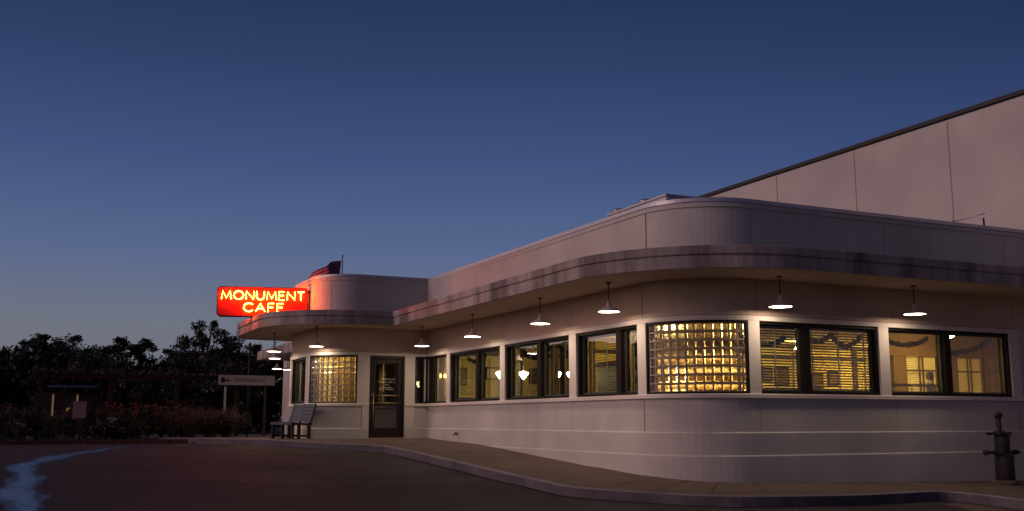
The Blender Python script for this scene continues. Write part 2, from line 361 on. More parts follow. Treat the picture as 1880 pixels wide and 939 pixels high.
# ================================================================== SETTING
# parking lot, one gently sloping sheet
mb = MB(); xs = [-40 + i * 1.0 for i in range(81)]; ys = [-30 + i * 1.0 for i in range(64)]
vs = [(x, y, gz(x, y) - .15 - .0) for y in ys for x in xs]; nx = len(xs)
mb.add(vs, [(j * nx + i, j * nx + i + 1, (j + 1) * nx + i + 1, (j + 1) * nx + i) for j in range(len(ys) - 1) for i in range(nx - 1)], 0, True)
tag(mb.build('parking_lot', M['asphalt'], fix=False), kind='structure')
# far ground reaching the horizon
mb = MB()
mb.add([(-900, -900, -2.4), (900, -900, -2.4), (900, 31.3, -2.4), (-900, 31.3, -2.4)], [(0, 1, 2, 3)])
mb.add([(-900, 31.3, -2.4), (900, 31.3, -2.4), (900, 31.3, -.57), (-900, 31.3, -.57), (900, 900, -.57), (-900, 900, -.57)], [(0, 1, 2, 3), (3, 2, 4, 5)])
tag(mb.build('ground', M['ground'], fix=False), kind='structure')

# sidewalk and kerb: kerb line paired with the wall line
KP = [((3.3, 33.8), ('W', 10.5)), ((4.2, 31.6), ('V', R(70))), ((4.83, 29.8), ('T', 30)), ((5.09, 28.4), ('T', 28.6)), ((5.88, 26.7), ('U', R(25))), ((6.77, 24.9), ('U', R(60))),
      ((7.35, 23.85), ('F', 8.6)), ((7.72, 23.2), ('F', 9.6)), ((7.78, 22.1), ('A', 27.2)), ((7.92, 19.3), ('A', 21.0)), ((7.90, 16.8), ('A', 17.5)),
      ((8.00, 15.0), ('C', R(5))), ((8.43, 14.06), ('C', R(28))), ((8.86, 13.5), ('C', R(45))), ((9.35, 12.93), ('C', R(62))), ((9.95, 12.55), ('C', R(85))),
      ((11.5, 12.30), ('B', 12.0)), ((12.8, 12.55), ('B', 13.3)), ((13.85, 12.72), ('B', 14.6)), ((14.05, 12.2), ('B', 17.0)), ((13.95, 10.6), ('B', 19.5)), ((13.8, 5.0), ('B', 24)), ((13.8, -10), ('B', 30))]
def catmull(pts, n):
    r = []
    for i in range(len(pts) - 1):
        p0, p1, p2, p3 = pts[max(i - 1, 0)], pts[i], pts[i + 1], pts[min(i + 2, len(pts) - 1)]
        for k in range(n):
            t = k / n
            r.append(tuple(.5 * (2 * p1[j] + (p2[j] - p0[j]) * t + (2 * p0[j] - 5 * p1[j] + 4 * p2[j] - p3[j]) * t * t + (3 * p1[j] - p0[j] - 3 * p2[j] + p3[j]) * t ** 3) for j in range(len(p1))))
    r.append(pts[-1]); return r
NK = 4
kerb_line = catmull([k[0] for k in KP], NK)
wall_line = []
wpts = [P(k[1], -.25) for k in KP]
for i in range(len(wpts) - 1):
    for k in range(NK): t = k / NK; wall_line.append((wpts[i][0] * (1 - t) + wpts[i + 1][0] * t, wpts[i][1] * (1 - t) + wpts[i + 1][1] * t))
wall_line.append(wpts[-1])
mb = MB(); NS = 8
def norm2(i, pl):
    a, b = pl[max(i - 1, 0)], pl[min(i + 1, len(pl) - 1)]; d = Vector((b[0] - a[0], b[1] - a[1])).normalized(); return Vector((-d.y, d.x))
vs = []
for i, (k, wl) in enumerate(zip(kerb_line, wall_line)):
    nn = norm2(i, kerb_line); k0 = (k[0] + nn.x * .145, k[1] + nn.y * .145)
    for j in range(NS + 1):
        t = j / NS; x = k0[0] * (1 - t) + wl[0] * t; y = k0[1] * (1 - t) + wl[1] * t
        vs.append((x, y, gz(x, y) - .003))
mb.add(vs, [(i * (NS + 1) + j, i * (NS + 1) + j + 1, (i + 1) * (NS + 1) + j + 1, (i + 1) * (NS + 1) + j) for i in range(len(kerb_line) - 1) for j in range(NS)], 0, True)
sw = mb.build('sidewalk', M['concrete'], fix=False); tag(sw, kind='structure')
bm = bmesh.new(); bm.from_mesh(sw.data)
if sum(f.normal.z for f in bm.faces) < 0: bmesh.ops.reverse_faces(bm, faces=bm.faces)
bm.to_mesh(sw.data); bm.free()
# saw-cut joints of the sidewalk: thin dark grooves
mb = MB()
for i in range(6, len(kerb_line) - 6, 5):
    nn = norm2(i, kerb_line); a = Vector(kerb_line[i]) + nn * .16; b = Vector(wall_line[i])
    for q in range(6):
        p, r_ = a.lerp(b, q / 6), a.lerp(b, (q + 1) / 6); d = (r_ - p).normalized(); s_ = Vector((-d.y, d.x)) * .011
        mb.add([(p.x - s_.x, p.y - s_.y, gz(p.x, p.y) + .002), (p.x + s_.x, p.y + s_.y, gz(p.x, p.y) + .002), (r_.x + s_.x, r_.y + s_.y, gz(r_.x, r_.y) + .002), (r_.x - s_.x, r_.y - s_.y, gz(r_.x, r_.y) + .002)], [(0, 1, 2, 3)])
M['groove'] = mat('groove', (.06, .05, .04), .95)
tag(mb.build('sidewalk_joints', M['groove'], fix=False), kind='structure')
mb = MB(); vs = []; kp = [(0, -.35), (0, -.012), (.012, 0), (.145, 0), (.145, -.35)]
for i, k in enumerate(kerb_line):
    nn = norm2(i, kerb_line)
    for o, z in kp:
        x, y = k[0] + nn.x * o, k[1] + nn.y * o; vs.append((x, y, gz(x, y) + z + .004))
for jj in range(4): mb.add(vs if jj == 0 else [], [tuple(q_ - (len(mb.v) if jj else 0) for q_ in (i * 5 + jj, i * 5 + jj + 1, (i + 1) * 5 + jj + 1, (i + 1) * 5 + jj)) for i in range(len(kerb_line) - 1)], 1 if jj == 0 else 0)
M['kerb_face'] = mat('shaded_kerb_face', (.15, .13, .145), .9, var2=(.075, .065, .07), vscale=2.2, bump=.3, bscale=40)  # front face coloured darker to stand in for the shade on it
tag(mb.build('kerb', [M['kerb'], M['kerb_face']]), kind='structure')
# dark gutter seam where the kerb meets the asphalt
# concrete apron in front of the right kerb return
mb = MB(); ap = [(13.3, 12.15), (13.82, 12.35), (13.72, 10.6), (13.55, 5.0), (11.9, 5.0), (12.3, 10.0)]
mb.add([(x, y, gz(x, y) - .143) for x, y in ap], [tuple(range(6))[::-1]])
tag(mb.build('driveway_apron', M['concrete'], fix=False), kind='structure')
# brick edging of the planting bed left of the walk
mb = MB(); x = -14.0
while x < 4.3:
    mb.box((x, 31.0 + .05 * math.sin(x * .8) - .12 * max(0, x - 2), -.60 + random.uniform(-.01, .01)), (.20, .11, .17), random.uniform(-.04, .04)); x += .215
tag(mb.build('bed_edging', M['brick']), kind='structure')
mb = MB()
mb.add([(-30, 31.02, -.56), (4.6, 31.02, -.56), (5.5, 36, -.53), (7, 60, -.53), (-30, 60, -.53)], [(0, 1, 2, 3, 4)])
tag(mb.build('planting_bed_soil', M['soil'], fix=False), kind='structure')

# runoff stream on the lot
cl = [(.05, 8, 1.0), (.05, 13, .62), (.16, 15.5, .46), (.05, 17.5, .42), (.22, 19.5, .34), (.12, 21.0, .40), (.55, 22.6, .36), (1.15, 24.2, .42), (1.75, 25.6, .38), (2.25, 26.8, .16), (3.0, 28.4, .10), (3.9, 30.0, .05)]
ccl = catmull(cl, 10); mb = MB(); vs = []; tv = []
for i, (x, y, hw) in enumerate(ccl):
    hw *= .82 + .16 * math.sin(i * .53) + .12 * math.sin(i * .21 + 1); nn = norm2(i, [(c[0], c[1]) for c in ccl])
    for j in range(11):
        t = j / 5 - 1; tv.append((t, i)); px, py = x + nn.x * hw * t, y + nn.y * hw * t * .8; vs.append((px, py, gz(px, py) - .144 + .004 * (1 - t * t)))
mb.add(vs, [(i * 11 + j, (i + 1) * 11 + j, (i + 1) * 11 + j + 1, i * 11 + j + 1) for i in range(len(ccl) - 1) for j in range(10)], 0, True)
wo = mb.build('water', M['water'], fix=True); tag(wo, kind='structure')
at = wo.data.attributes.new('across', 'FLOAT', 'POINT')
for i_, (t_, _) in enumerate(tv): at.data[i_].value = abs(t_)

# ================================================================== CAFE BUILDING
cafe = empty('cafe_building', (10.3, 27.3, -.47)); tag(cafe, 'long cream streamline diner with rounded corners, flat canopy and glowing windows', 'building')
def cpart(mb, name, m, parent=None, fix=True):
    o = mb.build(name, m, None, fix); o.parent = parent or cafe
    if parent is None: o.matrix_parent_inverse = Matrix.Translation((-10.3, -27.3, .47))
    return o
ZB, ZT = .474, 1.77
# lower wall with two ledges, stepping out towards the ground
lowprof = [(-.25, .40), (.0, .40), (.0, -.195), (.03, -.208), (.036, -.216), (.036, -.595), (.066, -.607), (.072, -.616), (.072, -2.3), (-.25, -2.3)]
mb = MB()
def sweep_gap(prof, gaps, a=START, b=END, mbx=None, **k):
    cur = a
    for g0, g1 in gaps:
        if key(g0) > key(cur): sweep(mbx, prof, cur, g0, **k)
        cur = g1
    sweep(mbx, prof, cur, b, **k)
DOOR = (('F', 8.61), ('F', 9.63))
sweep_gap(lowprof, [DOOR], mbx=mb)
cpart(mb, 'lower_wall', M['stucco'])
OPEN = [(('T', 30.35), ('T', 28.62)), (('U', R(9)), ('U', R(86))), DOOR, (('F', 9.93), ('A', 25.78)), (('A', 25.54), ('A', 22.35)), (('A', 22.08), ('A', 18.91)), (('A', 18.61), ('A', 16.23)),
        (('C', R(9.5)), ('C', R(84))), (('B', 11.88), ('B', 14.71)), (('B', 14.96), ('B', 18.29))]
# piers between the windows
cur = ('V', R(9))
for g0, g1 in OPEN + [(('B', 18.55), None)]:
    mb = MB(); sweep(mb, rect(-.25, .03, ZB - .01, ZT + .01), cur, g0); cpart(mb, 'window_pier', M['trim']); cur = g1
mb = MB(); sweep(mb, rect(-.25, 0.0, .401, 1.872), START, ('V', R(10))); cpart(mb, 'end_wall', M['stucco']); mb = MB(); sweep(mb, rect(-.25, 0.0, .401, 1.872), ('B', 18.552), END); cpart(mb, 'end_wall', M['stucco'])
# sill band and head band
sillp = [(-.25, .39), (.035, .395), (.065, .40), (.065, .462), (.03, .474), (-.25, .474)]
mb = MB(); sweep_gap(sillp, [DOOR], ('V', R(9)), ('B', 18.55), mbx=mb); cpart(mb, 'window_sill', M['trim'])
mb = MB(); sweep(mb, [(-.25, 1.77), (.03, 1.77), (.035, 1.78), (.035, 1.86), (-.25, 1.87)], ('V', R(9)), ('B', 18.55)); cpart(mb, 'head_band', M['trim'])
mb = MB(); sweep(mb, rect(-.25, 0.0, 1.873, 2.53), START, END); cpart(mb, 'frieze_wall', M['frieze'])
# door jamb casing below the sill level
# canopy: soffit, fascia with two bands
mb = MB(); sweep(mb, rect(-.05, 1.40, 2.524, 2.60), START, END); cpart(mb, 'canopy_soffit', M['soffit'])
fas = [(1.40, 2.505), (1.44, 2.505), (1.44, 2.700), (1.425, 2.710), (1.425, 2.722), (1.452, 2.730), (1.460, 2.745), (1.460, 2.868), (1.445, 2.880), (1.40, 2.880)]
mb = MB(); sweep(mb, fas, START, END); cpart(mb, 'canopy_fascia', M['fascia'])
mb = MB(); sweep(mb, rect(-.05, 1.40, 2.80, 2.874), START, END); cpart(mb, 'canopy_top', M['roof'])
# upper parapet
mb = MB(); sweep(mb, rect(-.30, -.08, 2.80, 3.93), START, END, smooth=False); cpart(mb, 'parapet', M['stucco'])
mb = MB(); sweep(mb, [(-.34, 3.93), (-.05, 3.93), (-.04, 3.94), (-.04, 4.01), (-.34, 4.03)], START, END); cpart(mb, 'parapet_coping', M['coping'])
mb = MB(); sweep(mb, rect(-.078, -.055, 3.845, 3.925), START, END); cpart(mb, 'parapet_band', M['stucco'])
mb = MB()
mb.add([(7.45, 30.6, 3.7), (10.5, 30.6, 3.7), (10.5, 27.5, 3.7), (8.0, 27.5, 3.7), (7.4, 28.2, 3.7)], [(0, 1, 2, 3, 4)])
mb.add([(10.5, 42, 3.702), (23.95, 42, 3.702), (23.95, 15, 3.702), (12, 15, 3.702), (10.5, 16.5, 3.702)], [(0, 1, 2, 3, 4)])
cpart(mb, 'roof', M['roof'], fix=False)
# panel joints
mb = MB()
def vjoint(st_, o, z0, z1, wd=.012):
    mb = MB()
    k, v = st_; e = wd / 2
    if k == 'A': a, b = ('A', v + e), ('A', v - e)
    elif k in 'FB': a, b = (k, v - e), (k, v + e)
    else: a, b = (k, v - e / 1.4), (k, v + e / 1.4)
    sweep(mb, rect(o - .02, o + .0015, z0, z1), a, b); cpart(mb, 'panel_joint', M['joint'])
for v in (22.23, 18.84, 16.12):
    vjoint(('A', v), 0, -.19, .385); vjoint(('A', v), 0, 1.88, 2.51); vjoint(('A', v - .05), -.08, 2.89, 3.84)
for v in (11.85, 15.1, 18.45):
    vjoint(('B', v), 0, -.19, .385); vjoint(('B', v), 0, 1.88, 2.51); vjoint(('B', v), -.08, 2.89, 3.84)
vjoint(('F', 9.9), 0, 1.88, 2.5); vjoint(('U', R(45)), -.08, 2.89, 3.84, .02)
# a rear wing whose canopy shows behind the tower
mb = MB(); mb.box((15.3, 38.0, 1.2), (10.0, 14, 5.0)); cpart(mb, 'rear_wing_wall', M['stucco'])
mb = MB(); mb.box((9.62, 38.2, 2.70), (1.36, 11.6, .36)); bevel(cpart(mb, 'rear_wing_canopy', M['fascia']), .02)
# interior shell
mb = MB()
mb.add([(10.45, 27.1, -.46), (10.45, 16.4, -.46), (11.0, 15.4, -.46), (11.9, 15.0, -.46), (23.94, 15.0, -.46), (23.94, 27.1, -.46)], [(0, 1, 2, 3, 4, 5)])
mb.add([(7.4, 30.5, -.462), (7.4, 28.6, -.462), (8.4, 27.55, -.462), (15, 27.1, -.462), (15, 30.5, -.462)], [(0, 1, 2, 3, 4)])
cpart(mb, 'interior_floor', M['int_floor'], fix=False)
mb = MB()
mb.add([(10.45, 27.2, 2.2), (10.45, 16.3, 2.2), (11.0, 15.3, 2.2), (11.8, 14.9, 2.2), (23.94, 14.9, 2.2), (23.94, 27.2, 2.2)], [(0, 1, 2, 3, 4, 5)]); mb.add([(7.4, 30.5, 2.2), (7.4, 28.5, 2.2), (8.3, 27.5, 2.2), (15, 27.2, 2.2), (15, 30.5, 2.2)], [(0, 1, 2, 3, 4)]); cpart(mb, 'interior_ceiling', M['int_ceil'], fix=False)
mb = MB()
mb.box((18.7, 24.4, .86), (10.2, .15, 2.64)); mb.box((23.88, 19.6, .86), (.10, 9.2, 2.64)); cpart(mb, 'interior_back_wall', M['int_wall'])
mb = MB(); mb.box((12.9, 30.3, .86), (5.0, .1, 2.64)); mb.box((15.0, 28.5, .86), (.15, 4, 2.64)); cpart(mb, 'lobby_wall', M['int_orange'])
mb = MB(); mb.box((12.7, 27.4, .86), (4.3, .1, 2.64)); cpart(mb, 'interior_end_wall', M['int_wall'])
mb = MB(); mb.box((9.6, 28.9, .86), (2.2, .08, 2.64)); cpart(mb, 'added_lobby_screen', M['wood'])  # dark screen added so the view through the door stays dark
mb = MB(); mb.box((8.46, 29.0, .86), (.06, 2.8, 2.64)); cpart(mb, 'added_lobby_divider', M['int_orange'])  # wall added to keep the tower globe from flooding the lobby
mb = MB(); mb.box((7.52, 29.45, .86), (.04, 1.6, 2.6)); cpart(mb, 'added_dark_panel', M['garland'])  # dark sheet added behind the side window to keep it unlit
mb = MB(); mb.box((8.0, 30.3, .86), (1.3, .08, 2.64)); cpart(mb, 'lobby_back_wall', M['cream'])
# orange partition with cream interior blinds seen through the right-hand windows
mb = MB(); PY = 19.2
mb.box((21.5, PY, 1.90), (4.5, .12, .59))
for xa, xb in ((19.25, 19.42), (19.56, 19.95), (21.08, 21.72), (22.70, 22.86), (23.62, 23.8)): mb.box(((xa + xb) / 2, PY, .57), (xb - xa, .12, 2.06))
mb.box((21.5, PY + .01, -.2), (4.4, .12, .5)); cpart(mb, 'partition_wall', M['int_orange'])
for xa, xb, mt in ((19.43, 19.55, 'cream'), (19.97, 21.06, 'cream'), (21.74, 22.68, 'cream'), (22.88, 23.60, 'int_orange')):
    mb = MB()
    for k in range(31): mb.box(((xa + xb) / 2, PY + .06, .08 + k * .050), (xb - xa, .012, .043), tilt=('X', .5))
    cpart(mb, 'partition_blind', M[mt])
mb = MB()
for xa, xb in ((19.97, 21.06), (21.74, 22.68), (22.88, 23.60)):
    c = (xa + xb) / 2
    for dx in (-.06, .06): mb.box((c + dx, PY - .03, .85), (.03, .03, 1.5))
    mb.box((c, PY - .035, 1.25), (xb - xa, .03, .035))
    for x in (xa, xb): mb.box((x, PY - .035, .85), (.04, .05, 1.52))
cpart(mb, 'partition_muntins', M['wood'])
# trims and pictures on the end wall and a coffee shelf
mb = MB(); mb.box((12.7, 27.33, 1.9), (4.2, .04, .09)); mb.box((12.7, 27.33, .62), (4.2, .05, .06))
for x in (10.75, 11.9, 13.2, 14.6): mb.box((x, 27.31, .9), (.11, .06, 2.5))
cpart(mb, 'wall_trim', M['wood'])
for x, z, w_, h_, mt in ((11.3, 1.25, .42, .5, 'int_floor'), (12.35, 1.35, .5, .36, 'cream'), (12.9, 1.2, .3, .42, 'int_orange'), (13.8, 1.3, .6, .45, 'int_floor')):
    pf = MB(); pf.box((x, 27.32, z), (w_, .03, h_)); pf = cpart(pf, 'picture_frame', M['dark_frame']); pi = MB(); pi.box((x, 27.30, z), (w_ - .08, .012, h_ - .08)); cpart(pi, 'picture', M[mt], pf)
for x, y in ((11.35, 21.6), (12.7, 24.1), (11.9, 19.2)):
    mb = MB(); mb.box((x, y, .86), (.13, .13, 2.64)); mb.box((x, y, 2.1), (.24, .24, .08)); mb.box((x, y, .55), (.2, .2, .06)); cpart(mb, 'interior_post', M['wood'])
mb = MB(); mb.box((12.9, 21.0, .62), (.35, 3.0, .05)); mb.box((12.9, 21.0, 1.35), (.30, 3.0, .03)); mb.box((13.05, 21.0, .5), (.05, 3.0, 1.9)); cpart(mb, 'service_shelf', M['wood'])
# trims and pictures on the back wall
mb = MB()
mb.box((18.7, 24.31, 1.86), (10.0, .04, .10)); mb.box((18.7, 24.30, .62), (10.0, .05, .07))
for x in (13.9, 15.6, 17.4, 19.4, 21.3, 23.2): mb.box((x, 24.29, .9), (.16, .07, 2.5))
cpart(mb, 'wall_trim', M['wood'])
random.seed(31); xq = 12.55
for x0_, x1_ in ((14.05, 15.5), (15.75, 17.3), (17.55, 19.25), (19.5, 21.2), (21.4, 23.1)):
    x = x0_ + .08
    while x < x1_ - .5:
        w_ = random.uniform(.34, .6); h_ = random.uniform(.35, .6); z_ = random.uniform(1.1, 1.4)
        pf = MB(); pf.box((x + w_ / 2, 24.305, z_), (w_, .03, h_)); pf = cpart(pf, 'picture_frame', M['dark_frame'])
        pi = MB(); pi.box((x + w_ / 2, 24.284, z_), (w_ - .09, .012, h_ - .09)); cpart(pi, 'picture', M[random.choice(('cream', 'int_orange', 'gold', 'int_floor'))], pf); x += w_ + random.uniform(.08, .3)
# ------------------------------------------------------------------ windows
def seg_frame(a, b, z0=ZB, z1=ZT, o0=-.21, o1=-.015, wd=.05, mull=None, mw=.17):
    mb = MB()
    def shift(st, d):
        k, v = st; return (k, v - d) if k in 'TA' else (k, v + d if k in 'FB' else v + d / DR)
    sweep(mb, rect(o0, o1, z0 + .001, z0 + wd), a, b); sweep(mb, rect(o0, o1, z1 - wd, z1 - .001), a, b)
    sweep(mb, rect(o0 + .001, o1 - .001, z0 + wd, z1 - wd), a, shift(a, wd)); sweep(mb, rect(o0 + .001, o1 - .001, z0 + wd, z1 - wd), shift(b, -wd), b)
    if mull is not None:
        k = a[0]; h = mw / 2
        m0, m1 = ((k, mull + h), (k, mull - h)) if k in 'TA' else ((k, mull - h), (k, mull + h))
        sweep(mb, rect(o0 + .002, o1 + .004, z0 + wd, z1 - wd), m0, m1)
    return mb
def blind(mb, a, b, zlo, zhi, o=-.27, pitch=.050, tilt=.45, depth=.050):
    z = zhi
    while z > zlo:
        dz = depth / 2 * math.sin(tilt); dd = depth / 2 * math.cos(tilt)
        sweep(mb, [(o - dd, z + dz), (o + dd, z - dz), (o + dd, z - dz + .0025), (o - dd, z + dz + .0025)], a, b, caps=False)
        z -= pitch
    sweep(mb, rect(o - .02, o + .02, zhi + .01, zhi + .05), a, b)
    sweep(mb, rect(o - .017, o + .017, zlo - .02, zlo - .003), a, b)
def lin(k, v0, v1, t): return (k, v0 + (v1 - v0) * t)
def make_window(k, v0, v1, mull, label, bl=None, extra=None, mw=.17):
    wf = cpart(seg_frame((k, v0), (k, v1), mull=mull, mw=mw), 'window', M['dark_frame'])
    if label: wf['label'] = label
    halves = [(v0, v1)] if mull is None else ([(v0, mull + mw / 2 if k in 'TA' else mull - mw / 2), (mull - mw / 2 if k in 'TA' else mull + mw / 2, v1)])
    sg = -1 if k in 'TA' else 1
    for hi, (h0, h1) in enumerate(halves):
        m = MB(); sweep(m, rect(-.128, -.122, ZB + .04, ZT - .04), (k, h0), (k, h1)); cpart(m, 'pane', M['glass'], wf)
        m = MB()
        e0, e1 = h0 + sg * (.05 if hi == 0 else 0), h1 - sg * (.05 if hi == len(halves) - 1 else 0)
        for q0, q1 in ((e0, e0 + sg * .035), (e1 - sg * .035, e1)): sweep(m, rect(-.15, -.10, ZB + .05, ZT - .05), (k, q0), (k, q1))
        for z in (ZB + .05, ZT - .085): sweep(m, rect(-.149, -.101, z, z + .035), (k, e0 + sg * .035), (k, e1 - sg * .035))
        cpart(m, 'sash', M['sash'], wf)
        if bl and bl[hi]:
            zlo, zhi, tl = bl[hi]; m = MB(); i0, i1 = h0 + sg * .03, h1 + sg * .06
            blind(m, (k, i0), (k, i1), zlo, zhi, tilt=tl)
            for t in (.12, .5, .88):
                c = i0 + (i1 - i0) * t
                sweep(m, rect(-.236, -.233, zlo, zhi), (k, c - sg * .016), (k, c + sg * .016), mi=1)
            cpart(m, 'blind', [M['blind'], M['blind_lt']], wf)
    return wf
make_window('T', 30.35, 28.62, None, 'narrow dark window on the side of the entrance tower')
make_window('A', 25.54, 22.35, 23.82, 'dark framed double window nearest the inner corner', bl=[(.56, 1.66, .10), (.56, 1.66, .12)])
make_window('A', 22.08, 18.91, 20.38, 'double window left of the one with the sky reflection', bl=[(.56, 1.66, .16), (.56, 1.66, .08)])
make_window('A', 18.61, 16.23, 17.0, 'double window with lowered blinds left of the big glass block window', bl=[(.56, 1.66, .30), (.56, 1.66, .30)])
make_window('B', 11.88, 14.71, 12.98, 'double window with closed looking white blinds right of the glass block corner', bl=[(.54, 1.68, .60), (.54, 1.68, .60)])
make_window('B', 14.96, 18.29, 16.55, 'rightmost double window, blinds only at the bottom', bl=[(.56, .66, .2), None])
# corner window beside the door: turns the inner corner
mb = seg_frame(('F', 9.93), ('A', 25.78)); sweep(mb, rect(-.20, -.012, ZB + .05, ZT - .05), ('A', 27.15), ('A', 26.85))
wf = cpart(mb, 'window', M['dark_frame']); wf['label'] = 'corner window turning the inner corner right of the door'
m = MB(); sweep(m, rect(-.128, -.122, ZB + .04, ZT - .04), ('F', 9.95), ('A', 25.8)); cpart(m, 'pane', M['glass'], wf)
m = MB(); sweep(m, rect(-.15, -.10, ZB + .05, ZT - .05), ('F', 9.98), ('F', 10.01)); sweep(m, rect(-.10, -.04, ZB + .05, ZT - .05), ('F', 10.235), ('F', 10.265)); sweep(m, rect(-.15, -.10, ZB + .05, ZT - .05), ('A', 26.8), ('A', 26.76)); cpart(m, 'sash', M['trim'], wf)

# glass block windows
def block_window(k, cx, cy, rad, t0, t1, ncol, nrow, label):
    mb = MB(); a, b = (k, t0), (k, t1)
    wd = .035; sh = wd / rad
    sweep(mb, rect(-.15, .018, ZB + .001, ZB + wd), a, b); sweep(mb, rect(-.15, .018, ZT - wd, ZT - .001), a, b)
    sweep(mb, rect(-.149, .017, ZB + wd, ZT - wd), a, (k, t0 + sh)); sweep(mb, rect(-.149, .017, ZB + wd, ZT - wd), (k, t1 - sh), b)
    fr = cpart(mb, 'glass_block_window', M['dark_frame']); fr['label'] = label
    z0, z1 = ZB + wd, ZT - wd; u0, u1 = t0 + sh, t1 - sh
    j = .0145; mo = MB(); bl = MB()
    for i in range(ncol + 1):
        c = u0 + (u1 - u0) * i / ncol; e = j / rad
        sweep(mo, rect(-.085, -.012, z0, z1), (k, max(c - e, u0)), (k, min(c + e, u1)))
    for r_ in range(nrow + 1):
        z = z0 + (z1 - z0) * r_ / nrow
        sweep(mo, rect(-.084, -.013, max(z - j, z0), min(z + j, z1)), (k, u0), (k, u1))
    cpart(mo, 'mortar_grid', M['mortar'], fr)
    def Q(t, o, z):
        x, y = P((k, t), o); return (x, y, z)
    dt = (u1 - u0) / ncol; dz = (z1 - z0) / nrow; e = (j + .001) / rad
    for i in range(ncol):
        for r_ in range(nrow):
            ta, tb = u0 + dt * i + e, u0 + dt * (i + 1) - e; za, zb = z0 + dz * r_ + j + .001, z0 + dz * (r_ + 1) - j - .001
            it = .018 / rad; iz = .018; vs = []
            for o, s_ in ((-.082, 1), (-.082, .0), (-.018, 0), (-.018, 1)): pass
            rings = [(-.092, .6), (-.080, 0), (-.022, 0), (-.006, 1)]
            vs = []
            for o, s_ in rings:
                vs += [Q(ta + it * s_, o, za + iz * s_), Q(tb - it * s_, o, za + iz * s_), Q(tb - it * s_, o, zb - iz * s_), Q(ta + it * s_, o, zb - iz * s_)]
            fs = [(3, 2, 1, 0), (12, 13, 14, 15)]
            for q in range(3):
                for n_ in range(4): fs.append((q * 4 + n_, q * 4 + (n_ + 1) % 4, q * 4 + 4 + (n_ + 1) % 4, q * 4 + 4 + n_))
            bl.add(vs, fs)
    cpart(bl, 'glass_blocks', M['block'], fr)
block_window('C', DX, DY, DR, R(9.5), R(84), 12, 8, 'large curved glass block window at the rounded corner, lit amber')
block_window('U', CX, CY, CR, R(9), R(86), 9, 8, 'smaller curved glass block window between bench and door')

# ------------------------------------------------------------------ door
DY0 = 27.3
dr = cpart(MB(), 'tmp', M['door_frame']); bpy.data.objects.remove(dr)
mb = MB(); zb, zt = -.474, 1.765; x0, x1 = 8.615, 9.625
mb.box((x0 + .03, DY0 + .05, (zb + zt) / 2), (.06, .14, zt - zb)); mb.box((x1 - .03, DY0 + .05, (zb + zt) / 2), (.06, .14, zt - zb)); mb.box(((x0 + x1) / 2, DY0 + .05, zt - .04), (x1 - x0 - .12, .139, .08))
dfr = cpart(mb, 'door_frame', M['door_frame'])
mb = MB(); a, b = x0 + .063, x1 - .063; yd = DY0 + .06
for xa, xb, za, zb2 in ((a, a + .12, -.46, zt - .085), (b - .12, b, -.46, zt - .085), (a + .12, b - .12, zt - .20, zt - .085), (a + .12, b - .12, -.46, -.20), (a + .12, b - .12, .40, .47)):
    mb.box(((xa + xb) / 2, yd, (za + zb2) / 2), (xb - xa - .001, .05, zb2 - za - .001))
dr = cpart(mb, 'door', M['door_frame'])
m = MB(); m.box(((a + b) / 2, yd, (.47 + zt - .20) / 2), (b - a - .23, .008, zt - .68)); m.box(((a + b) / 2, yd, .10), (b - a - .23, .008, .60)); cpart(m, 'pane', M['glass'], dr)
m = MB(); m.tube([(a + .055, yd - .08, -.25), (a + .055, yd - .08, .78)], .014); m.tube([(a + .055, yd - .08, .70), (a + .055, yd, .70)], .010); m.tube([(a + .055, yd - .08, -.18), (a + .055, yd, -.18)], .010)
m.box((a + .0, yd - .035, .70), (.045, .02, .05)); m.box((a + .0, yd - .035, .485), (.045, .02, .035)); cpart(m, 'handle', M['brass'], dr)
m = MB(); m.tube([(a + .02, yd - .05, .69), (b - .02, yd - .05, .69)], .013); m.tube([(a + .02, yd - .05, .48), (b - .02, yd - .05, .48)], .013); cpart(m, 'push_bar', M['brass'], dr)
m = MB(); m.box((a + .36, yd + .02, 1.18), (.022, .012, .78)); m.box((a + .36, yd + .02, .585), (.022, .012, .16)); cpart(m, 'muntin', M['brass'], dr)
# small white vinyl lettering, too small to read in the photo
for zc, xa, xb, hh in ((1.135, .20, .69, .035), (1.055, .19, .68, .045), (.985, .40, .50, .03), (.905, .27, .57, .028), (.86, .22, .64, .028)):
    x = xa; m = MB()
    while x < xb:
        w_ = random.choice((.016, .022, .026))
        if random.random() < .85:
            m.box((a + x, yd - .012, zc), (.006, .002, hh)); m.box((a + x + w_ / 2, yd - .012, zc + hh * random.choice((-.45, 0, .45))), (w_, .002, .006))
        x += w_ + .010
    cpart(m, 'lettering', M['white_text'], dr)
m = MB(); m.box(((x0 + x1) / 2, DY0 + .0, -.468), (1.02, .22, .025)); cpart(m, 'threshold', M['brass'])
# casings beside the door below sill level
mb = MB(); sweep(mb, rect(-.02, .035, -.6, 1.77), ('F', 8.42), ('F', 8.612)); sweep(mb, rect(-.02, .035, -.6, 1.77), ('F', 9.628), ('F', 9.915)); cpart(mb, 'door_casing', M['trim'])
# tap on the long wall
mb = MB(); mb.tube([(10.28, 24.93, -.33), (10.18, 24.93, -.33), (10.14, 24.93, -.38)], .018); mb.tube([(10.2, 24.89, -.29), (10.2, 24.97, -.29)], .010); mb.tube([(10.2, 24.93, -.33), (10.2, 24.93, -.29)], .008); mb.lathe([(.001, 0), (.04, 0), (.04, .01), (.001, .01)], (10.24, 24.93, -.36)); cpart(mb, 'wall_tap', M['iron'])

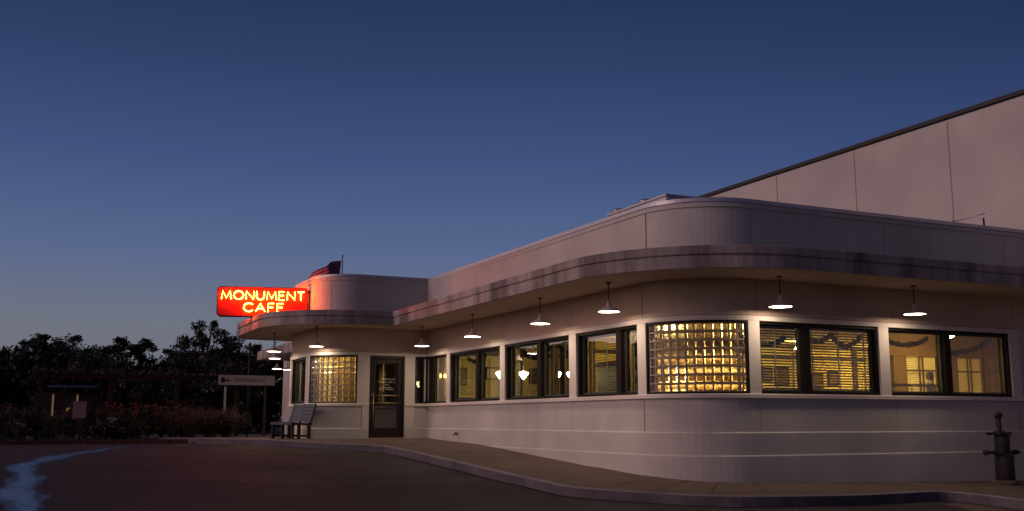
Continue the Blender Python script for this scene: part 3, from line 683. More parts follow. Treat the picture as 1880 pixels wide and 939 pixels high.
# ================================================================== THINGS
# pendant lamps under the canopy
def make_lamp():
    t = empty('pendant_lamp'); tag(t, 'x', 'lamp')
    m = MB(); m.lathe([(.001, 0), (.055, 0), (.055, -.012), (.03, -.03), (.001, -.032)]); m.build('ceiling_plate', M['stem'], t)
    m = MB(); m.tube([(0, 0, -.02), (0, 0, -.37)], .011, 8); m.build('stem', M['stem'], t)
    m = MB(); m.lathe([(.012, -.34), (.034, -.352), (.038, -.41), (.055, -.435), (.085, -.462), (.150, -.492), (.200, -.518), (.214, -.533), (.214, -.548), (.205, -.549), (.203, -.535), (.14, -.505), (.05, -.47), (.02, -.46)], n=36); m.build('lamp_shade', M['shade'], t)
    m = MB(); m.lathe([(.0005, -.540), (.198, -.540)], n=36); m.build('diffuser', M['lamp'], t, fix=False)
    return t
lamp0 = make_lamp()
LZ = 2.524
LAMPS = [((6.57, 30.0), 'pendant lamp at the left end of the tower canopy, left of the bench'), ((7.15, 27.59 - .15), 'pendant lamp over the smaller glass block window by the bench'),
         ((9.67, 26.07), 'pendant lamp hanging before the inner corner, right of the door'), ((9.66, 22.6), 'pendant lamp above the double window nearest the inner corner'),
         ((9.63, 18.96), 'pendant lamp over the pier left of the double window with lowered blinds'), ((9.69, 16.29), 'pendant lamp at the upper left of the big glass block window'),
         ((11.99, 14.27), 'pendant lamp above the pier right of the big glass block window'), ((15.12, 14.2), 'rightmost pendant lamp, above the last double window')]
for i, ((x, y), lb) in enumerate(LAMPS):
    o = lamp0 if i == 0 else copy_tree(lamp0)
    o.location = (x, y, LZ); o['label'] = lb; o['group'] = 'pendant lamps under the canopy'
for (x, y), lb in (((7.35, 33.4), 'pendant lamp just behind and below the leftmost tower lamp'), ((9.45, 40.6), 'faint small lamp of the rear canopy, cut by the tower edge'), ((8.95, 40.2), 'unlit pale pendant shade under the rear canopy')):
    o = copy_tree(lamp0); o.location = (x, y, LZ); o['label'] = lb; o['group'] = 'pendant lamps under the canopy'

# neon sign on the tower
ax = Vector((-.966, .26, 0)).normalized(); org = Vector((7.24, 28.86, 0))
rz = math.atan2(ax.y, ax.x) + math.pi    # local +x runs right, along the reading direction
sg = empty('neon_cafe_sign', (org.x, org.y, 2.885), rz); tag(sg, 'red cabinet sign with glowing orange neon lettering on the canopy of the tower', 'neon sign')
SW, SH, SD = 2.50, .84, .26
def rr(w_, h_, r_, n=6):
    pts = []
    for cx, cy, a0 in ((w_ / 2 - r_, h_ / 2 - r_, 0), (-w_ / 2 + r_, h_ / 2 - r_, 90), (-w_ / 2 + r_, -h_ / 2 + r_, 180), (w_ / 2 - r_, -h_ / 2 + r_, 270)):
        for k in range(n + 1): a_ = R(a0 + 90 * k / n); pts.append((cx + r_ * math.cos(a_), cy + r_ * math.sin(a_)))
    return pts
def slab(w_, h_, r_, y0, y1, c):
    m = MB(); p = rr(w_, h_, r_); n = len(p)
    m.add([(c[0] + x, y0, c[1] + z) for x, z in p] + [(c[0] + x, y1, c[1] + z) for x, z in p], [tuple(range(n)), tuple(range(n, 2 * n))[::-1]] + [(i, (i + 1) % n, n + (i + 1) % n, n + i) for i in range(n)]); return m
slab(SW, SH, .10, -SD / 2, SD / 2, (-SW / 2, SH / 2)).build('sign_cabinet', M['sign_side'], sg)
for sd in (-1, 1): slab(SW - .05, SH - .05, .085, sd * (SD / 2 - .004), sd * (SD / 2 + .006), (-SW / 2, SH / 2)).build('sign_face', M['sign_red'], sg)
def circ(cx, cy, rx, ry, a0, a1, n=16): return [(cx + rx * math.cos(R(a0 + (a1 - a0) * k / n)), cy + ry * math.sin(R(a0 + (a1 - a0) * k / n))) for k in range(n + 1)]
GL = {'M': (1.0, [[(0, 0), (.10, 1), (.5, .12), (.90, 1), (1.0, 0)]]), 'O': (1.0, [circ(.5, .5, .5, .5, 90, 450, 22)]), 'N': (.82, [[(0, 0), (0, 1), (.82, 0), (.82, 1)]]),
      'U': (.80, [[(0, 1), (0, .38)] + circ(.4, .38, .4, .38, 180, 360, 10) + [(.80, 1)]]), 'E': (.58, [[(.58, 1), (0, 1), (0, 0), (.58, 0)], [(0, .54), (.50, .54)]]),
      'T': (.70, [[(0, 1), (.70, 1)], [(.35, 1), (.35, 0)]]), 'C': (.86, [circ(.5, .5, .5, .5, 42, 318, 18)]), 'A': (.88, [[(0, 0), (.44, 1), (.88, 0)], [(.17, .36), (.71, .36)]]), 'F': (.56, [[(.56, 1), (0, 1), (0, 0)], [(0, .52), (.48, .52)]])}
def neon_word(word, x0, x1, z0, h, sd):
    tot = sum(GL[c][0] for c in word); gap = .30; sx = (x1 - x0) / (tot + gap * (len(word) - 1)); x = x0
    for c in word:
        wd, strokes = GL[c]; cx = x + wd * sx / 2; cz = z0 + h / 2
        m = MB(); pl = MB()
        for st_ in strokes:
            for grow in (1.0,):
                pts = [((x + px * sx), sd * (SD / 2 + .082), z0 + pz * h) for px, pz in st_]
                if sd > 0: pts = [(-SW - p[0], p[1], p[2]) for p in pts]
                m.tube(pts, .0085, 6); pl.tube([(p[0], sd * (SD / 2 + .012), p[2]) for p in pts], .036, 6)
        m.build('neon_tube', M['neon'], sg); pl.build('letter_halo_backing', M['letter'], sg); x += (wd + gap) * sx
for sd in (-1, 1):
    neon_word('MONUMENT', -SW + .13, -.11, .475, .235, sd); neon_word('CAFE', -SW + .74, -SW + 1.82, .135, .235, sd)
for p_, q_ in (((-.02, 0, .10), (.3, 0, .10)), ((-.02, 0, .74), (.3, 0, .74)), ((-.6, 0, -.06), (-.6, 0, .01)), ((-1.2, 0, -.06), (-1.2, 0, .01))):
    mb = MB(); mb.tube([p_, q_], .03); mb.build('sign_bracket', M['iron'], sg)
# flag on the roof
fp = empty('flag_pole', (9.39, 33.0, 3.7)); tag(fp, 'slim pale flagpole rising behind the tower parapet', 'flagpole')
m = MB(); m.tube([(0, 0, 0), (0, 0, 1.68)], [.028, .018], 10); m.build('pole', M['pole'], fp)
m = MB(); m.lathe([(.001, 1.67), (.03, 1.68), (.042, 1.71), (.03, 1.74), (.001, 1.75)], n=14); m.build('finial', M['pole'], fp)
NXF, NZF = 30, 26; mb = MB(); vs = []
for j in range(NZF + 1):
    for i in range(NXF + 1):
        u = i / NXF; v = j / NZF
        x = -1.02 * u ** .9 - .05 * math.sin(u * 9 + v); drop = .62 * u ** 1.7
        y = .12 * math.sin(u * 8 + v * 2.5) * (.3 + u)
        vs.append((x - .02, y, 1.55 - v * .86 * (1 - .1 * u) - drop + .03 * math.sin(u * 10 + v * 3) * u))
fs = []; 
for j in range(NZF):
    for i in range(NXF):
        mb.add([], [])
mb.v = vs
for j in range(NZF):
    for i in range(NXF):
        c = 2 if (i < 12 and j < 14) else (0 if (j // 2) % 2 == 0 else 1)
        mb.f.append((j * (NXF + 1) + i, j * (NXF + 1) + i + 1, (j + 1) * (NXF + 1) + i + 1, (j + 1) * (NXF + 1) + i)); mb.mi.append(c); mb.sm.append(True)
def fpnt(u, v):
    i = min(int(u * NXF), NXF - 1); j = min(int(v * NZF), NZF - 1); return Vector(vs[j * (NXF + 1) + i])
for r_ in range(9):
    for c_ in range(6 if r_ % 2 == 0 else 5):
        u = (.03 + .062 * c_ + (.031 if r_ % 2 else 0)); v = .03 + .056 * r_; p = fpnt(u, v)
        for yo in (-.006, .006):
            mb.add([(p.x + .010 * math.cos(R(90 + 36 * k)) * (1 if k % 2 == 0 else .4), p.y + yo, p.z + .010 * math.sin(R(90 + 36 * k)) * (1 if k % 2 == 0 else .4)) for k in range(10)], [tuple(range(10))], 1)
fl = mb.build('flag', [M['flag_red'], M['flag_white'], M['fl_blue']], fix=False)
fl.location = (9.37, 33.0, 3.7); tag(fl, 'drooping stars and stripes flag flying left above the tower parapet', 'flag')

# big white building behind
bw = empty('warehouse_building', (24, 30, -1.2)); tag(bw, 'tall plain pale panel building rising behind the diner at right', 'building')
def bpart(mb, name, m):
    o = mb.build(name, m, bw); o.matrix_parent_inverse = Matrix.Translation((-24, -30, 1.2)); return o
mb = MB(); mb.box((36, 26, 3.7), (24, 48, 10.0)); bpart(mb, 'wall', M['big_wall'])
mb = MB(); mb.box((23.97, 26, 8.79), (.12, 48.1, .11)); mb.box((36, 1.97, 8.77), (24.2, .12, .16)); mb.box((36, 50.02, 8.77), (24.2, .12, .16)); bpart(mb, 'coping', M['dark_coping'])
for y in (44.0, 40.15, 36.3, 32.4, 28.49, 24.66, 20.89, 17.1, 13.3, 9.5, 5.7): mb = MB(); mb.box((23.998, y, 3.9), (.012, .035, 9.5)); bpart(mb, 'panel_joint', M['joint'])
mb = MB(); mb.box((36, 26, 8.745), (23.7, 47.7, .1)); bpart(mb, 'roof', M['roof'])

# roof box with vent caps, pipe on roof
rb = empty('roof_unit', (12.6, 18.3, 3.7)); tag(rb, 'low pale roof unit with two vent caps behind the parapet corner', 'roof unit')
m = MB(); m.box((0, 0, .41), (2.0, 2.3, .82)); bevel(m.build('housing', M['coping'], rb), .015)
m = MB(); m.box((0, 0, .835), (2.06, 2.36, .04)); m.build('lid', M['coping'], rb)
for yy in (-.15, .95):
    m = MB(); m.lathe([(.001, 0), (.17, 0), (.17, .05), (.12, .085), (.001, .10)], (-.85, yy, .855)); m.build('vent_cap', M['pole'], rb)
rp = empty('roof_pipe_rail', (18, 15.3, 3.7)); tag(rp, 'thin bent pipe rail standing on the roof before the tall pale building', 'pipe')
m = MB(); m.tube([(0, .45, .55), (0, -.43, .585)], .012); m.tube([(0, .40, .0), (0, .40, .60)], .012); m.build('rail', M['pole'], rp)
m = MB(); m.tube([(0, -.39, .0), (0, -.39, .50)], .02); m.build('post', M['dark_coping'], rp)

# bench
bn = empty('bench', (6.80, 28.05, gz(6.8, 28)), R(9)); tag(bn, 'grey green slatted bench with reclined back, against the tower wall', 'bench')
m = MB()
for k in range(5): m.box((-.36 + k * .098, 0, .43 - .008 * k), (.085, 1.5, .03))
m.box((-.415, 0, .405), (.03, 1.5, .07)); bevel(m.build('seat', M['bench'], bn), .006)
m = MB(); tl = R(16)
for k in range(5):
    h = .05 + k * .098; m.box((.11 + h * math.sin(tl), 0, .45 + h * math.cos(tl)), (.028, 1.5, .088), tilt=('Y', tl))
bevel(m.build('backrest', M['bench'], bn), .006)
for yy in (-.68, 0, .68):
    m = MB(); m.box((-.36, yy, .20), (.07, .07, .40)); m.box((.10, yy, .20), (.08, .07, .40)); m.box((-.12, yy, .385), (.60, .06, .05)); m.box((.20, yy - .0, .66), (.05, .05, .55), tilt=('Y', tl)); m.box((-.12, yy, .08), (.46, .05, .05)); m.build('leg', M['iron'], bn)

# standpipe by the right end
sp = empty('standpipe', (16.78, 13.9, -1.16)); sp.scale = (.9, .9, .97); tag(sp, 'dark standpipe with two cross arms in front of the right wall', 'standpipe')
m = MB(); m.lathe([(.001, .06), (.24, .06), (.26, .04), (.26, -.05), (.001, -.05)], (.08, 0, 0), n=20); m.build('base_flange', M['concrete'], sp)
m = MB(); m.tube([(0, 0, 0), (0, 0, 1.28)], .055, 14); m.lathe([(.001, 1.26), (.085, 1.27), (.085, 1.33), (.05, 1.36), (.001, 1.365)], n=16); m.build('riser', M['iron'], sp)
m = MB(); m.tube([(-.37, 0, .95), (.34, 0, .95)], .028, 10); m.lathe([(.001, .90), (.11, .90), (.11, 1.0), (.001, 1.0)], n=16); m.build('upper_arm', M['iron'], sp)
m = MB(); m.tube([(-.5, 0, .59), (.56, 0, .59)], .032, 10); m.lathe([(.001, .53), (.13, .53), (.13, .66), (.001, .66)], n=16); m.build('lower_arm', M['iron'], sp)
m = MB(); m.lathe([(.16, .0), (.19, .04), (.19, .52), (.15, .56), (.001, .58)], (.09, 0, 0), n=20); m.lathe([(.10, .58), (.15, .62), (.15, .88), (.08, .93), (.001, .94)], (.06, 0, 0), n=20); m.build('barrel', M['iron'], sp)
m = MB()
for hz, rr0 in ((.53, .175), (.90, .135)):
    for k in range(8): a_ = k * math.pi / 4; m.tube([(.08 + rr0 * math.cos(a_), rr0 * math.sin(a_), hz - .03), (.08 + rr0 * math.cos(a_), rr0 * math.sin(a_), hz + .05)], .014, 6)
tag(m.build('flange_bolts', M['iron'], sp))
for sx in (-1, 1):
    m = MB(); m.tube([(sx * .42, 0, .59), (sx * .47, 0, .59)], .055, 10); m.build('hose_cap', M['iron'], sp)

# small white sign board in the bed, arrow mark and red script
vs_ = empty('garden_arrow_sign', (6.03, 36, -.53)); tag(vs_, 'long white sign board with dark arrow mark and faded red script on posts', 'sign')
m = MB(); m.box((.97, 0, 1.90), (1.90, .05, .34)); bevel(m.build('board', M['signboard'], vs_), .01)
m = MB(); m.box((.97, .0, 2.095), (1.96, .07, .03)); m.box((.97, .0, 1.715), (1.96, .07, .03)); m.build('board_frame', M['dark_frame'], vs_)
for xx in (.27, 1.62):
    m = MB(); m.box((xx, .06, .95), (.07, .05, 1.9)); m.build('post', M['signboard' if xx < 1 else 'wood'], vs_)
m = MB(); m.box((.16, -.03, 1.90), (.12, .012, .17)); m.box((.30, -.03, 1.89), (.18, .012, .05)); m.build('arrow_mark', M['dark_frame'], vs_)
m = MB(); pts = []
for k in range(150):
    t = k / 149; amp = .045 + .03 * (1 if k < 18 or 40 < k < 55 else 0)
    pts.append((.52 + 1.05 * t + .022 * math.sin(t * 95), -.032, 1.90 + amp * math.sin(t * 66)))
m.tube(pts, .009, 5); m.build('red_script', M['script'], vs_)
# portrait notice board
nb = empty('notice_board', (1.62, 33.3, -.55)); tag(nb, 'small plain white portrait board standing among the flowers', 'notice board')
m = MB(); m.box((0, 0, .87), (.37, .03, .50)); bevel(m.build('board', M['paper'], nb), .006)
m = MB(); m.box((.04, .03, .35), (.05, .04, .7)); m.build('post', M['wood'], nb)
# thin pole by the canopy end
tp = MB(); tp.tube([(0, 0, 0), (0, 0, 3.2)], .035, 8); o = tp.build('garden_pole', M['iron']); o.location = (7.08, 36.1, -.53); tag(o, 'thin dark pole rising behind the sign board near the canopy end', 'pole')

# ------------------------------------------------------------------ vegetation
def leaf_cloud(mb, c, r, n, size, mi=0, flat=1.0):
    for _ in range(n):
        while True:
            p = Vector((random.uniform(-1, 1), random.uniform(-1, 1), random.uniform(-1, 1)))
            if p.length < 1: break
        p = p * (.55 + .45 * random.random()) if p.length > .2 else p
        q = Vector((c[0] + p.x * r[0], c[1] + p.y * r[1], c[2] + p.z * r[2]))
        d = Vector((random.uniform(-1, 1), random.uniform(-1, 1), random.uniform(-.7, .7) * flat)).normalized(); e = d.cross(Vector((random.uniform(-1, 1), random.uniform(-1, 1), 1))).normalized()
        s_ = size * random.uniform(.6, 1.4); a_, b_ = d * s_, e * s_ * .45
        mb.add([q - a_, q + b_, q + a_, q - b_], [(0, 1, 2, 3)], mi)
def make_tree(H, Wd, nclump, leaf, seed, per=150, base=.25, open_=1.0):
    random.seed(seed); t = empty('tree')
    m = MB(); top = Vector((random.uniform(-.2, .2), random.uniform(-.2, .2), H * .7))
    m.tube([(0, 0, -.3), (0.03, 0, H * .15), (top.x * .5, top.y * .5, H * .4), top], [.05 * H * .6, .04 * H * .6, .03 * H * .6, .008 * H], 8)
    cr_ = MB()
    for k in range(nclump):
        a_ = random.uniform(0, 2 * math.pi); hh = H * (base + (1 - base) * random.random() ** .8); f = (hh / H - base) / (1 - base)
        rad = Wd * (.35 + .65 * math.sqrt(max(0, 1 - (f * 1.05 - .35) ** 2 / .55))) * random.uniform(.3, 1.0) if f < .98 else Wd * .2
        c = Vector((math.cos(a_) * rad, math.sin(a_) * rad, hh - .02 * H))
        b0 = Vector((top.x * .5, top.y * .5, min(H * .62, hh * .55)))
        if k % 2 == 0: m.tube([b0, b0.lerp(c, .55) + Vector((0, 0, .05 * H)), c], [.012 * H, .008 * H, .002 * H], 5)
        s_ = Wd * random.uniform(.16, .34) * open_
        leaf_cloud(cr_, c, (s_, s_, s_ * .62), int(per * random.uniform(.6, 1.3)), leaf)
    m.build('trunk', M['bark'], t); cr_.build('crown', M['leaf'], t, fix=False)
    return t
treeA = make_tree(7.0, 2.9, 60, .13, 11, per=150, base=.10)
treeB = make_tree(7.0, 3.3, 44, .13, 23, per=120, base=.22, open_=.85)
treeC = make_tree(7.0, 2.6, 60, .12, 37, per=150, base=.06)
TD = [  # px-derived spots: x, y, height, source, label
    (-.9, 75, 5.5, treeC, 'low dark tree at the far left edge of the tree line'), (1.1, 75, 6.85, treeA, 'tall rounded dark tree left of centre in the tree line'),
    (2.75, 76, 6.75, treeB, 'airy dark tree right beside the tall rounded one'), (4.3, 78, 5.7, treeC, 'lower dark tree before the dip in the tree line'),
    (6.3, 75, 6.55, treeA, 'broad dark tree just right of the dip in the tree line'), (7.9, 75, 6.65, treeC, 'dark tree at the right end of the broad tree mass'),
    (8.7, 56, 5.75, treeB, 'tall open tree with sky through its crown left of the neon sign'), (10.3, 56, 5.35, treeB, 'thin open tree partly hidden behind the canopy end'),
    (12.6, 66, 5.0, treeA, 'dark tree low behind the canopy of the tower')]
used = set()
for i, (x, y, h, src, lb) in enumerate(TD):
    o = src if src not in used else copy_tree(src); used.add(src)
    o.location = (x, y, -.5); o.rotation_euler = (0, 0, i * 1.3); s_ = h / 7.0 * (1.0 if y < 60 else .93 - .05 * (i % 2))
    if src is treeB and y < 60: o.scale = (s_ * .72, s_ * .72, s_)
    else: o.scale = (s_, s_, s_)
    tag(o, lb, 'tree', 'trees of the dusk tree line')
# nearer hedge of bushy trees that closes the view under the tree line
bush = make_tree(3.4, 2.4, 70, .12, 51, per=150, base=.04)
random.seed(5)
BL = ['far left', 'second from the left', 'left of the lit porch', 'behind the lit porch', 'right of the lit porch', 'left of centre', 'above the middle of the pergola', 'below the dip in the tree line', 'right of the pergola middle', 'left of the arrow sign', 'behind the arrow sign', 'behind the garden pole']
for i, x in enumerate([-3.2, -1.2, .6, 2.3, 4.0, 5.4, 6.8, 8.2, 9.6, 11.0, 4.9, 8.0]):
    yy = 54 + random.uniform(-2, 2) if i < 10 else 47
    o = bush if i == 0 else copy_tree(bush); o.location = (x, yy, -.5); s_ = (random.uniform(.92, 1.12) if i < 10 else .72); o.scale = (s_, s_, s_ * (1.02 if i < 10 else .95)); o.rotation_euler = (0, 0, i * 2.1)
    tag(o, 'dense dark bushy tree below the tree line, ' + BL[i], 'bushy tree', 'bushy trees under the tree line')
# arched hall out of frame on the left, mirrored in the long front's windows
ah = empty('arched_hall', (-15, 62, -.5)); tag(ah, 'dark arched hall left of the frame, mirrored in the diner windows', 'building')
m = MB(); m.box((0, 3, 1.6), (18, 9, 3.2)); m.build('wall', M['far_wall'], ah)
m = MB(); arc = [(9.3 * math.cos(R(a_)), 3.2 + 2.6 * math.sin(R(a_))) for a_ in range(0, 181, 9)]; q = len(arc)
m.add([(x, -1.6, z) for x, z in arc] + [(x, 7.6, z) for x, z in arc], [tuple(range(q)), tuple(range(q, 2 * q))[::-1]] + [(i, (i + 1) % q, q + (i + 1) % q, q + i) for i in range(q)]); m.build('roof', M['far_wall'], ah)
# far wood closing the horizon
random.seed(9); mb = MB()
for k in range(260):
    a_ = random.uniform(-60, 70); d = random.uniform(95, 150); leaf_cloud(mb, (math.sin(R(a_)) * d, math.cos(R(a_)) * d, random.uniform(0, 3.5)), (5, 5, 3.5), 260, .32)
tag(mb.build('far_wood', M['leaf'], fix=False), 'dark distant wood closing the horizon', 'wood', kind='stuff')

# flowering shrubs of the bed
def make_shrub(seed, Wd, H, flo, nfl, size=.055):
    random.seed(seed); t = empty('flower_shrub'); m = MB()
    for k in range(9):
        a_ = random.uniform(0, 6.28); rr_ = random.uniform(.1, Wd * .8); m.tube([(0, 0, 0), (math.cos(a_) * rr_ * .5, math.sin(a_) * rr_ * .5, H * .5), (math.cos(a_) * rr_, math.sin(a_) * rr_, H * .95)], [.014, .01, .004], 5)
    m.build('stems', M['bark'], t); m = MB()
    for k in range(16):
        a_ = random.uniform(0, 6.28); rr_ = Wd * math.sqrt(random.random()) * .85
        leaf_cloud(m, (math.cos(a_) * rr_, math.sin(a_) * rr_, H * random.uniform(.15, .8)), (Wd * .3, Wd * .3, H * .22), 110, size)
    m.build('foliage', M['leaf_b'], t, fix=False)
    if flo:
        m = MB()
        for k in range(nfl):
            a_ = random.uniform(0, 6.28); rr_ = Wd * math.sqrt(random.random()); leaf_cloud(m, (math.cos(a_) * rr_, math.sin(a_) * rr_, H * random.uniform(.55, 1.08)), (.05, .05, .035), 9, .028)
        m.build('blossoms', M[flo], t, fix=False)
    return t
sr = make_shrub(3, .85, 1.0, 'fl_red', 26); so_ = make_shrub(4, .8, .95, 'fl_or', 24); sw_ = make_shrub(6, .55, .6, 'fl_w', 22); sn = make_shrub(8, 1.0, 1.1, None, 0)
SP = [(sn, -2.6, 33.2, 1.0, 'leafy dark shrub at the far left of the bed'), (sr, -.4, 33.0, .9, 'dim red flowering shrub near the left edge'), (sn, .2, 34.4, 1.05, 'dark shrub below the lit porch'),
      (so_, .95, 32.6, .85, 'orange flowering shrub left of the notice board'), (sr, 2.35, 34.3, 1.0, 'dark red flowering shrub right behind the notice board'), (sw_, 2.35, 32.5, 1.0, 'low white flowering shrub right of the notice board'),
      (so_, 3.15, 33.2, 1.05, 'orange flowering shrub in the middle of the bed'), (sr, 4.0, 33.6, 1.1, 'red flowering shrub left of the pinkish plume grass'), (sn, 4.5, 35.4, 1.15, 'dark shrub behind the red flowering shrub'),
      (sn, 1.6, 35.6, 1.1, 'dark shrub in the back row, in the middle of the bed'), (sw_, .0, 32.2, .8, 'faint pale flowering shrub at the bed front, far left'), (sn, -1.3, 35.4, 1.3, 'tall dark shrub in the back row at left'), (so_, 2.9, 35.0, 1.1, 'orange dotted shrub in the back row')]
used = set()
for s0, x, y, s_, lb in SP:
    o = s0 if s0 not in used else copy_tree(s0); used.add(s0); o.location = (x, y, -.56); o.scale = (s_,) * 3; o.rotation_euler = (0, 0, x * 2.3)
    tag(o, lb, 'shrub', 'shrubs of the flower bed')
def make_plume(seed):
    random.seed(seed); t = empty('plume_grass'); m = MB(); pl = MB()
    for k in range(420):
        a_ = random.uniform(0, 6.28); l_ = random.uniform(.15, .8); h_ = random.uniform(.5, .85); x0_, y0_ = random.gauss(0, .06), random.gauss(0, .06)
        p1 = Vector((x0_ + math.cos(a_) * l_ * .4, y0_ + math.sin(a_) * l_ * .4, h_ * .75)); p2 = Vector((x0_ + math.cos(a_) * l_, y0_ + math.sin(a_) * l_, h_ * random.uniform(.75, 1.1)))
        n_ = Vector((-math.sin(a_), math.cos(a_), 0)) * .006; p0 = Vector((x0_, y0_, 0))
        m.add([p0 - n_, p0 + n_, p1 + n_, p1 - n_], [(0, 1, 2, 3)]); m.add([p1 - n_, p1 + n_, p2], [(0, 1, 2)])
        leaf_cloud(pl, p2, (.07, .07, .10), 10, .022)
    m.build('blades', M['blade'], t, fix=False); pl.build('plumes', M['grass_pink'], t, fix=False); return t
pg = make_plume(1)
for i, (x, y, s_, lb) in enumerate([(4.75, 33.0, 1.0, 'pinkish plume grass clump nearest the walk end'), (5.45, 33.6, 1.05, 'pinkish plume grass clump in the middle of its three'), (6.0, 33.9, .95, 'pinkish plume grass clump beside the bench')]):
    o = pg if i == 0 else copy_tree(pg); o.location = (x, y, -.54); o.scale = (s_, s_, s_); o.rotation_euler = (0, 0, i * 2); tag(o, lb, 'ornamental grass', 'plume grass clumps by the walk')

# pergola with vines
pe = empty('pergola', (.5, 36.6, -.53)); tag(pe, 'low dark vine covered pergola beam across the back of the bed', 'pergola')
for k, xx in enumerate((0.05, 2.2, 4.3, 6.3)):
    m = MB(); m.box((xx, 0, .98), (.14, .14, 1.96)); m.build('post', M['old_wood'], pe)
m = MB(); m.box((3.2, -.09, 1.98), (6.9, .06, .16)); m.box((3.2, .09, 1.98), (6.9, .06, .16)); m.build('beam', M['old_wood'], pe)
m = MB()
for k in range(24): m.box((-.1 + k * .29, .35, 2.08), (.05, 1.5, .07))
m.build('rafters', M['old_wood'], pe)
random.seed(12); m = MB()
for k in range(46): leaf_cloud(m, (random.uniform(-.2, 6.7), random.uniform(-.2, .8), 2.1 + random.uniform(-.05, .1)), (.35, .3, .11), 40, .05)
for k in range(9): leaf_cloud(m, (.05 + random.uniform(-.08, .08), 0, .25 * k), (.17, .17, .2), 40, .045)
m.build('vine', M['vine'], pe, fix=False)

# small house with lit porch, far flat roof building
hs = empty('garden_house', (1.9, 48, -.5)); tag(hs, 'small far house with bluish roof and warm light in its porch', 'house')
m = MB(); m.box((0, 1.2, .85), (2.3, 2, 1.7)); m.build('wall', M['far_wall'], hs)
m = MB(); m.box((.1, .5, 1.95), (1.9, 2.6, .05), tilt=('X', R(3))); m.build('roof', M['blue_roof'], hs)
for xx in (-.62, .33):
    m = MB(); m.box((xx, .17, 1.15), (.07, .03, .9)); m.build('lit_slot', M['far_light'], hs)
m = MB(); m.lathe([(.001, -.09), (.08, -.05), (.09, .02), (.04, .09), (.001, .1)], (.02, .1, .95), n=12); m.build('porch_lamp', M['porch'], hs)
for xx in (-1.25, 1.25):
    m = MB(); m.box((xx, -.5, .85), (.08, .08, 1.7)); m.build('porch_post', M['wood'], hs)
fb = empty('flat_roof_house', (14.2, 90, -.5)); tag(fb, 'distant low flat roofed building whose pale roof edge shows between the trees', 'building')
m = MB(); m.box((0, 0, 3.0), (6.0, 4, 6.0)); m.build('wall', M['far_wall'], fb)
m = MB(); m.box((0, 0, 6.08), (6.4, 4.4, .18)); m.build('roof_edge', M['coping'], fb)

# ------------------------------------------------------------------ interior things
def make_bowl():
    t = empty('bowl_pendant'); m = MB(); m.tube([(0, 0, 0), (0, 0, -.96)], .010, 6); m.build('rod', M['stem'], t)
    m = MB(); m.lathe([(.001, -1.16), (.03, -1.14), (.075, -1.08), (.115, -1.02), (.12, -.99), (.10, -.975), (.04, -.95), (.001, -.945)], n=20); m.build('glass_bowl', M['bowl'], t); return t
bw0 = make_bowl()
BP = [((10.95, 23.8), 'glowing bowl pendant in the right pane of the window nearest the inner corner'), ((11.5, 23.6), 'glowing bowl pendant in the left pane of the second double window'),
      ((12.27, 23.25), 'left one of two close bowl pendants in the second double window'), ((12.6, 23.1), 'right one of two close bowl pendants in the second double window'),
      ((12.1, 25.8), 'faint bowl pendant in the left pane of the window nearest the inner corner'), ((13.0, 20.0), 'glowing bowl pendant behind the blinds left of the glass block corner'), ((14.2, 23.2), 'glowing bowl pendant deepest in the dining room')]
for i, ((x, y), lb) in enumerate(BP):
    o = bw0 if i == 0 else copy_tree(bw0); o.location = (x, y, 2.19); tag(o, lb, 'ceiling lamp', 'bowl pendants in the dining room')
def make_disc():  # globes added to brighten the rooms, mostly placed behind mullions and piers
    t = empty('added_ceiling_globe'); m = MB(); m.tube([(0, 0, 0), (0, 0, -.14)], .02, 8); m.lathe([(.001, 0), (.07, 0), (.07, -.02), (.001, -.02)], n=16); m.build('stem', M['pole'], t)
    m = MB(); m.lathe([(.0005, -.12), (.12, -.135), (.19, -.17), (.20, -.19), (.19, -.21), (.12, -.245), (.0005, -.26)], n=24); m.build('globe', M['disc'], t, fix=True); return t
M['disc'] = emis('added_globe_light', (1.0, .76, .27), 105.0)
dc0 = make_disc()
for i, (x, y, lb) in enumerate(((12.6, 18.6, 'added globe fill light behind the glass block corner'), (15.08, 17.4, 'added globe fill light behind the first window right of the glass block corner'), (17.55, 17.6, 'added globe fill light behind the rightmost pier'), (20.0, 17.9, 'added globe fill light before the orange partition'),
                            (22.95, 22.9, 'added globe fill light in the middle back room'), (22.9, 21.6, 'added globe fill light behind the partition, near the right end'), (19.68, 22.6, 'added globe fill light behind the orange partition'), (7.95, 29.35, 'added globe fill light behind the small glass block window'))):
    o = dc0 if i == 0 else copy_tree(dc0); o.location = (x, y, 2.195); o.scale = (.7,) * 3 if x < 9 else (1, 1, 1); tag(o, lb, 'ceiling light', 'added fill globes')
# two orange wall sconces near the inner corner
for i, (x, y) in enumerate(((10.68, 0), (10.82, 0))):
    m = MB(); m.lathe([(.001, -.06), (.04, -.05), (.055, .02), (.035, .08), (.001, .09)], n=12); o = m.build('wall_sconce', M['sconce']); o.location = (x, 27.26, 1.24); o.scale = (.7, .7, .8)
    tag(o, 'small orange wall sconce, %s one of the pair by the inner corner' % ('left' if i == 0 else 'right'), 'wall light', 'orange sconces')
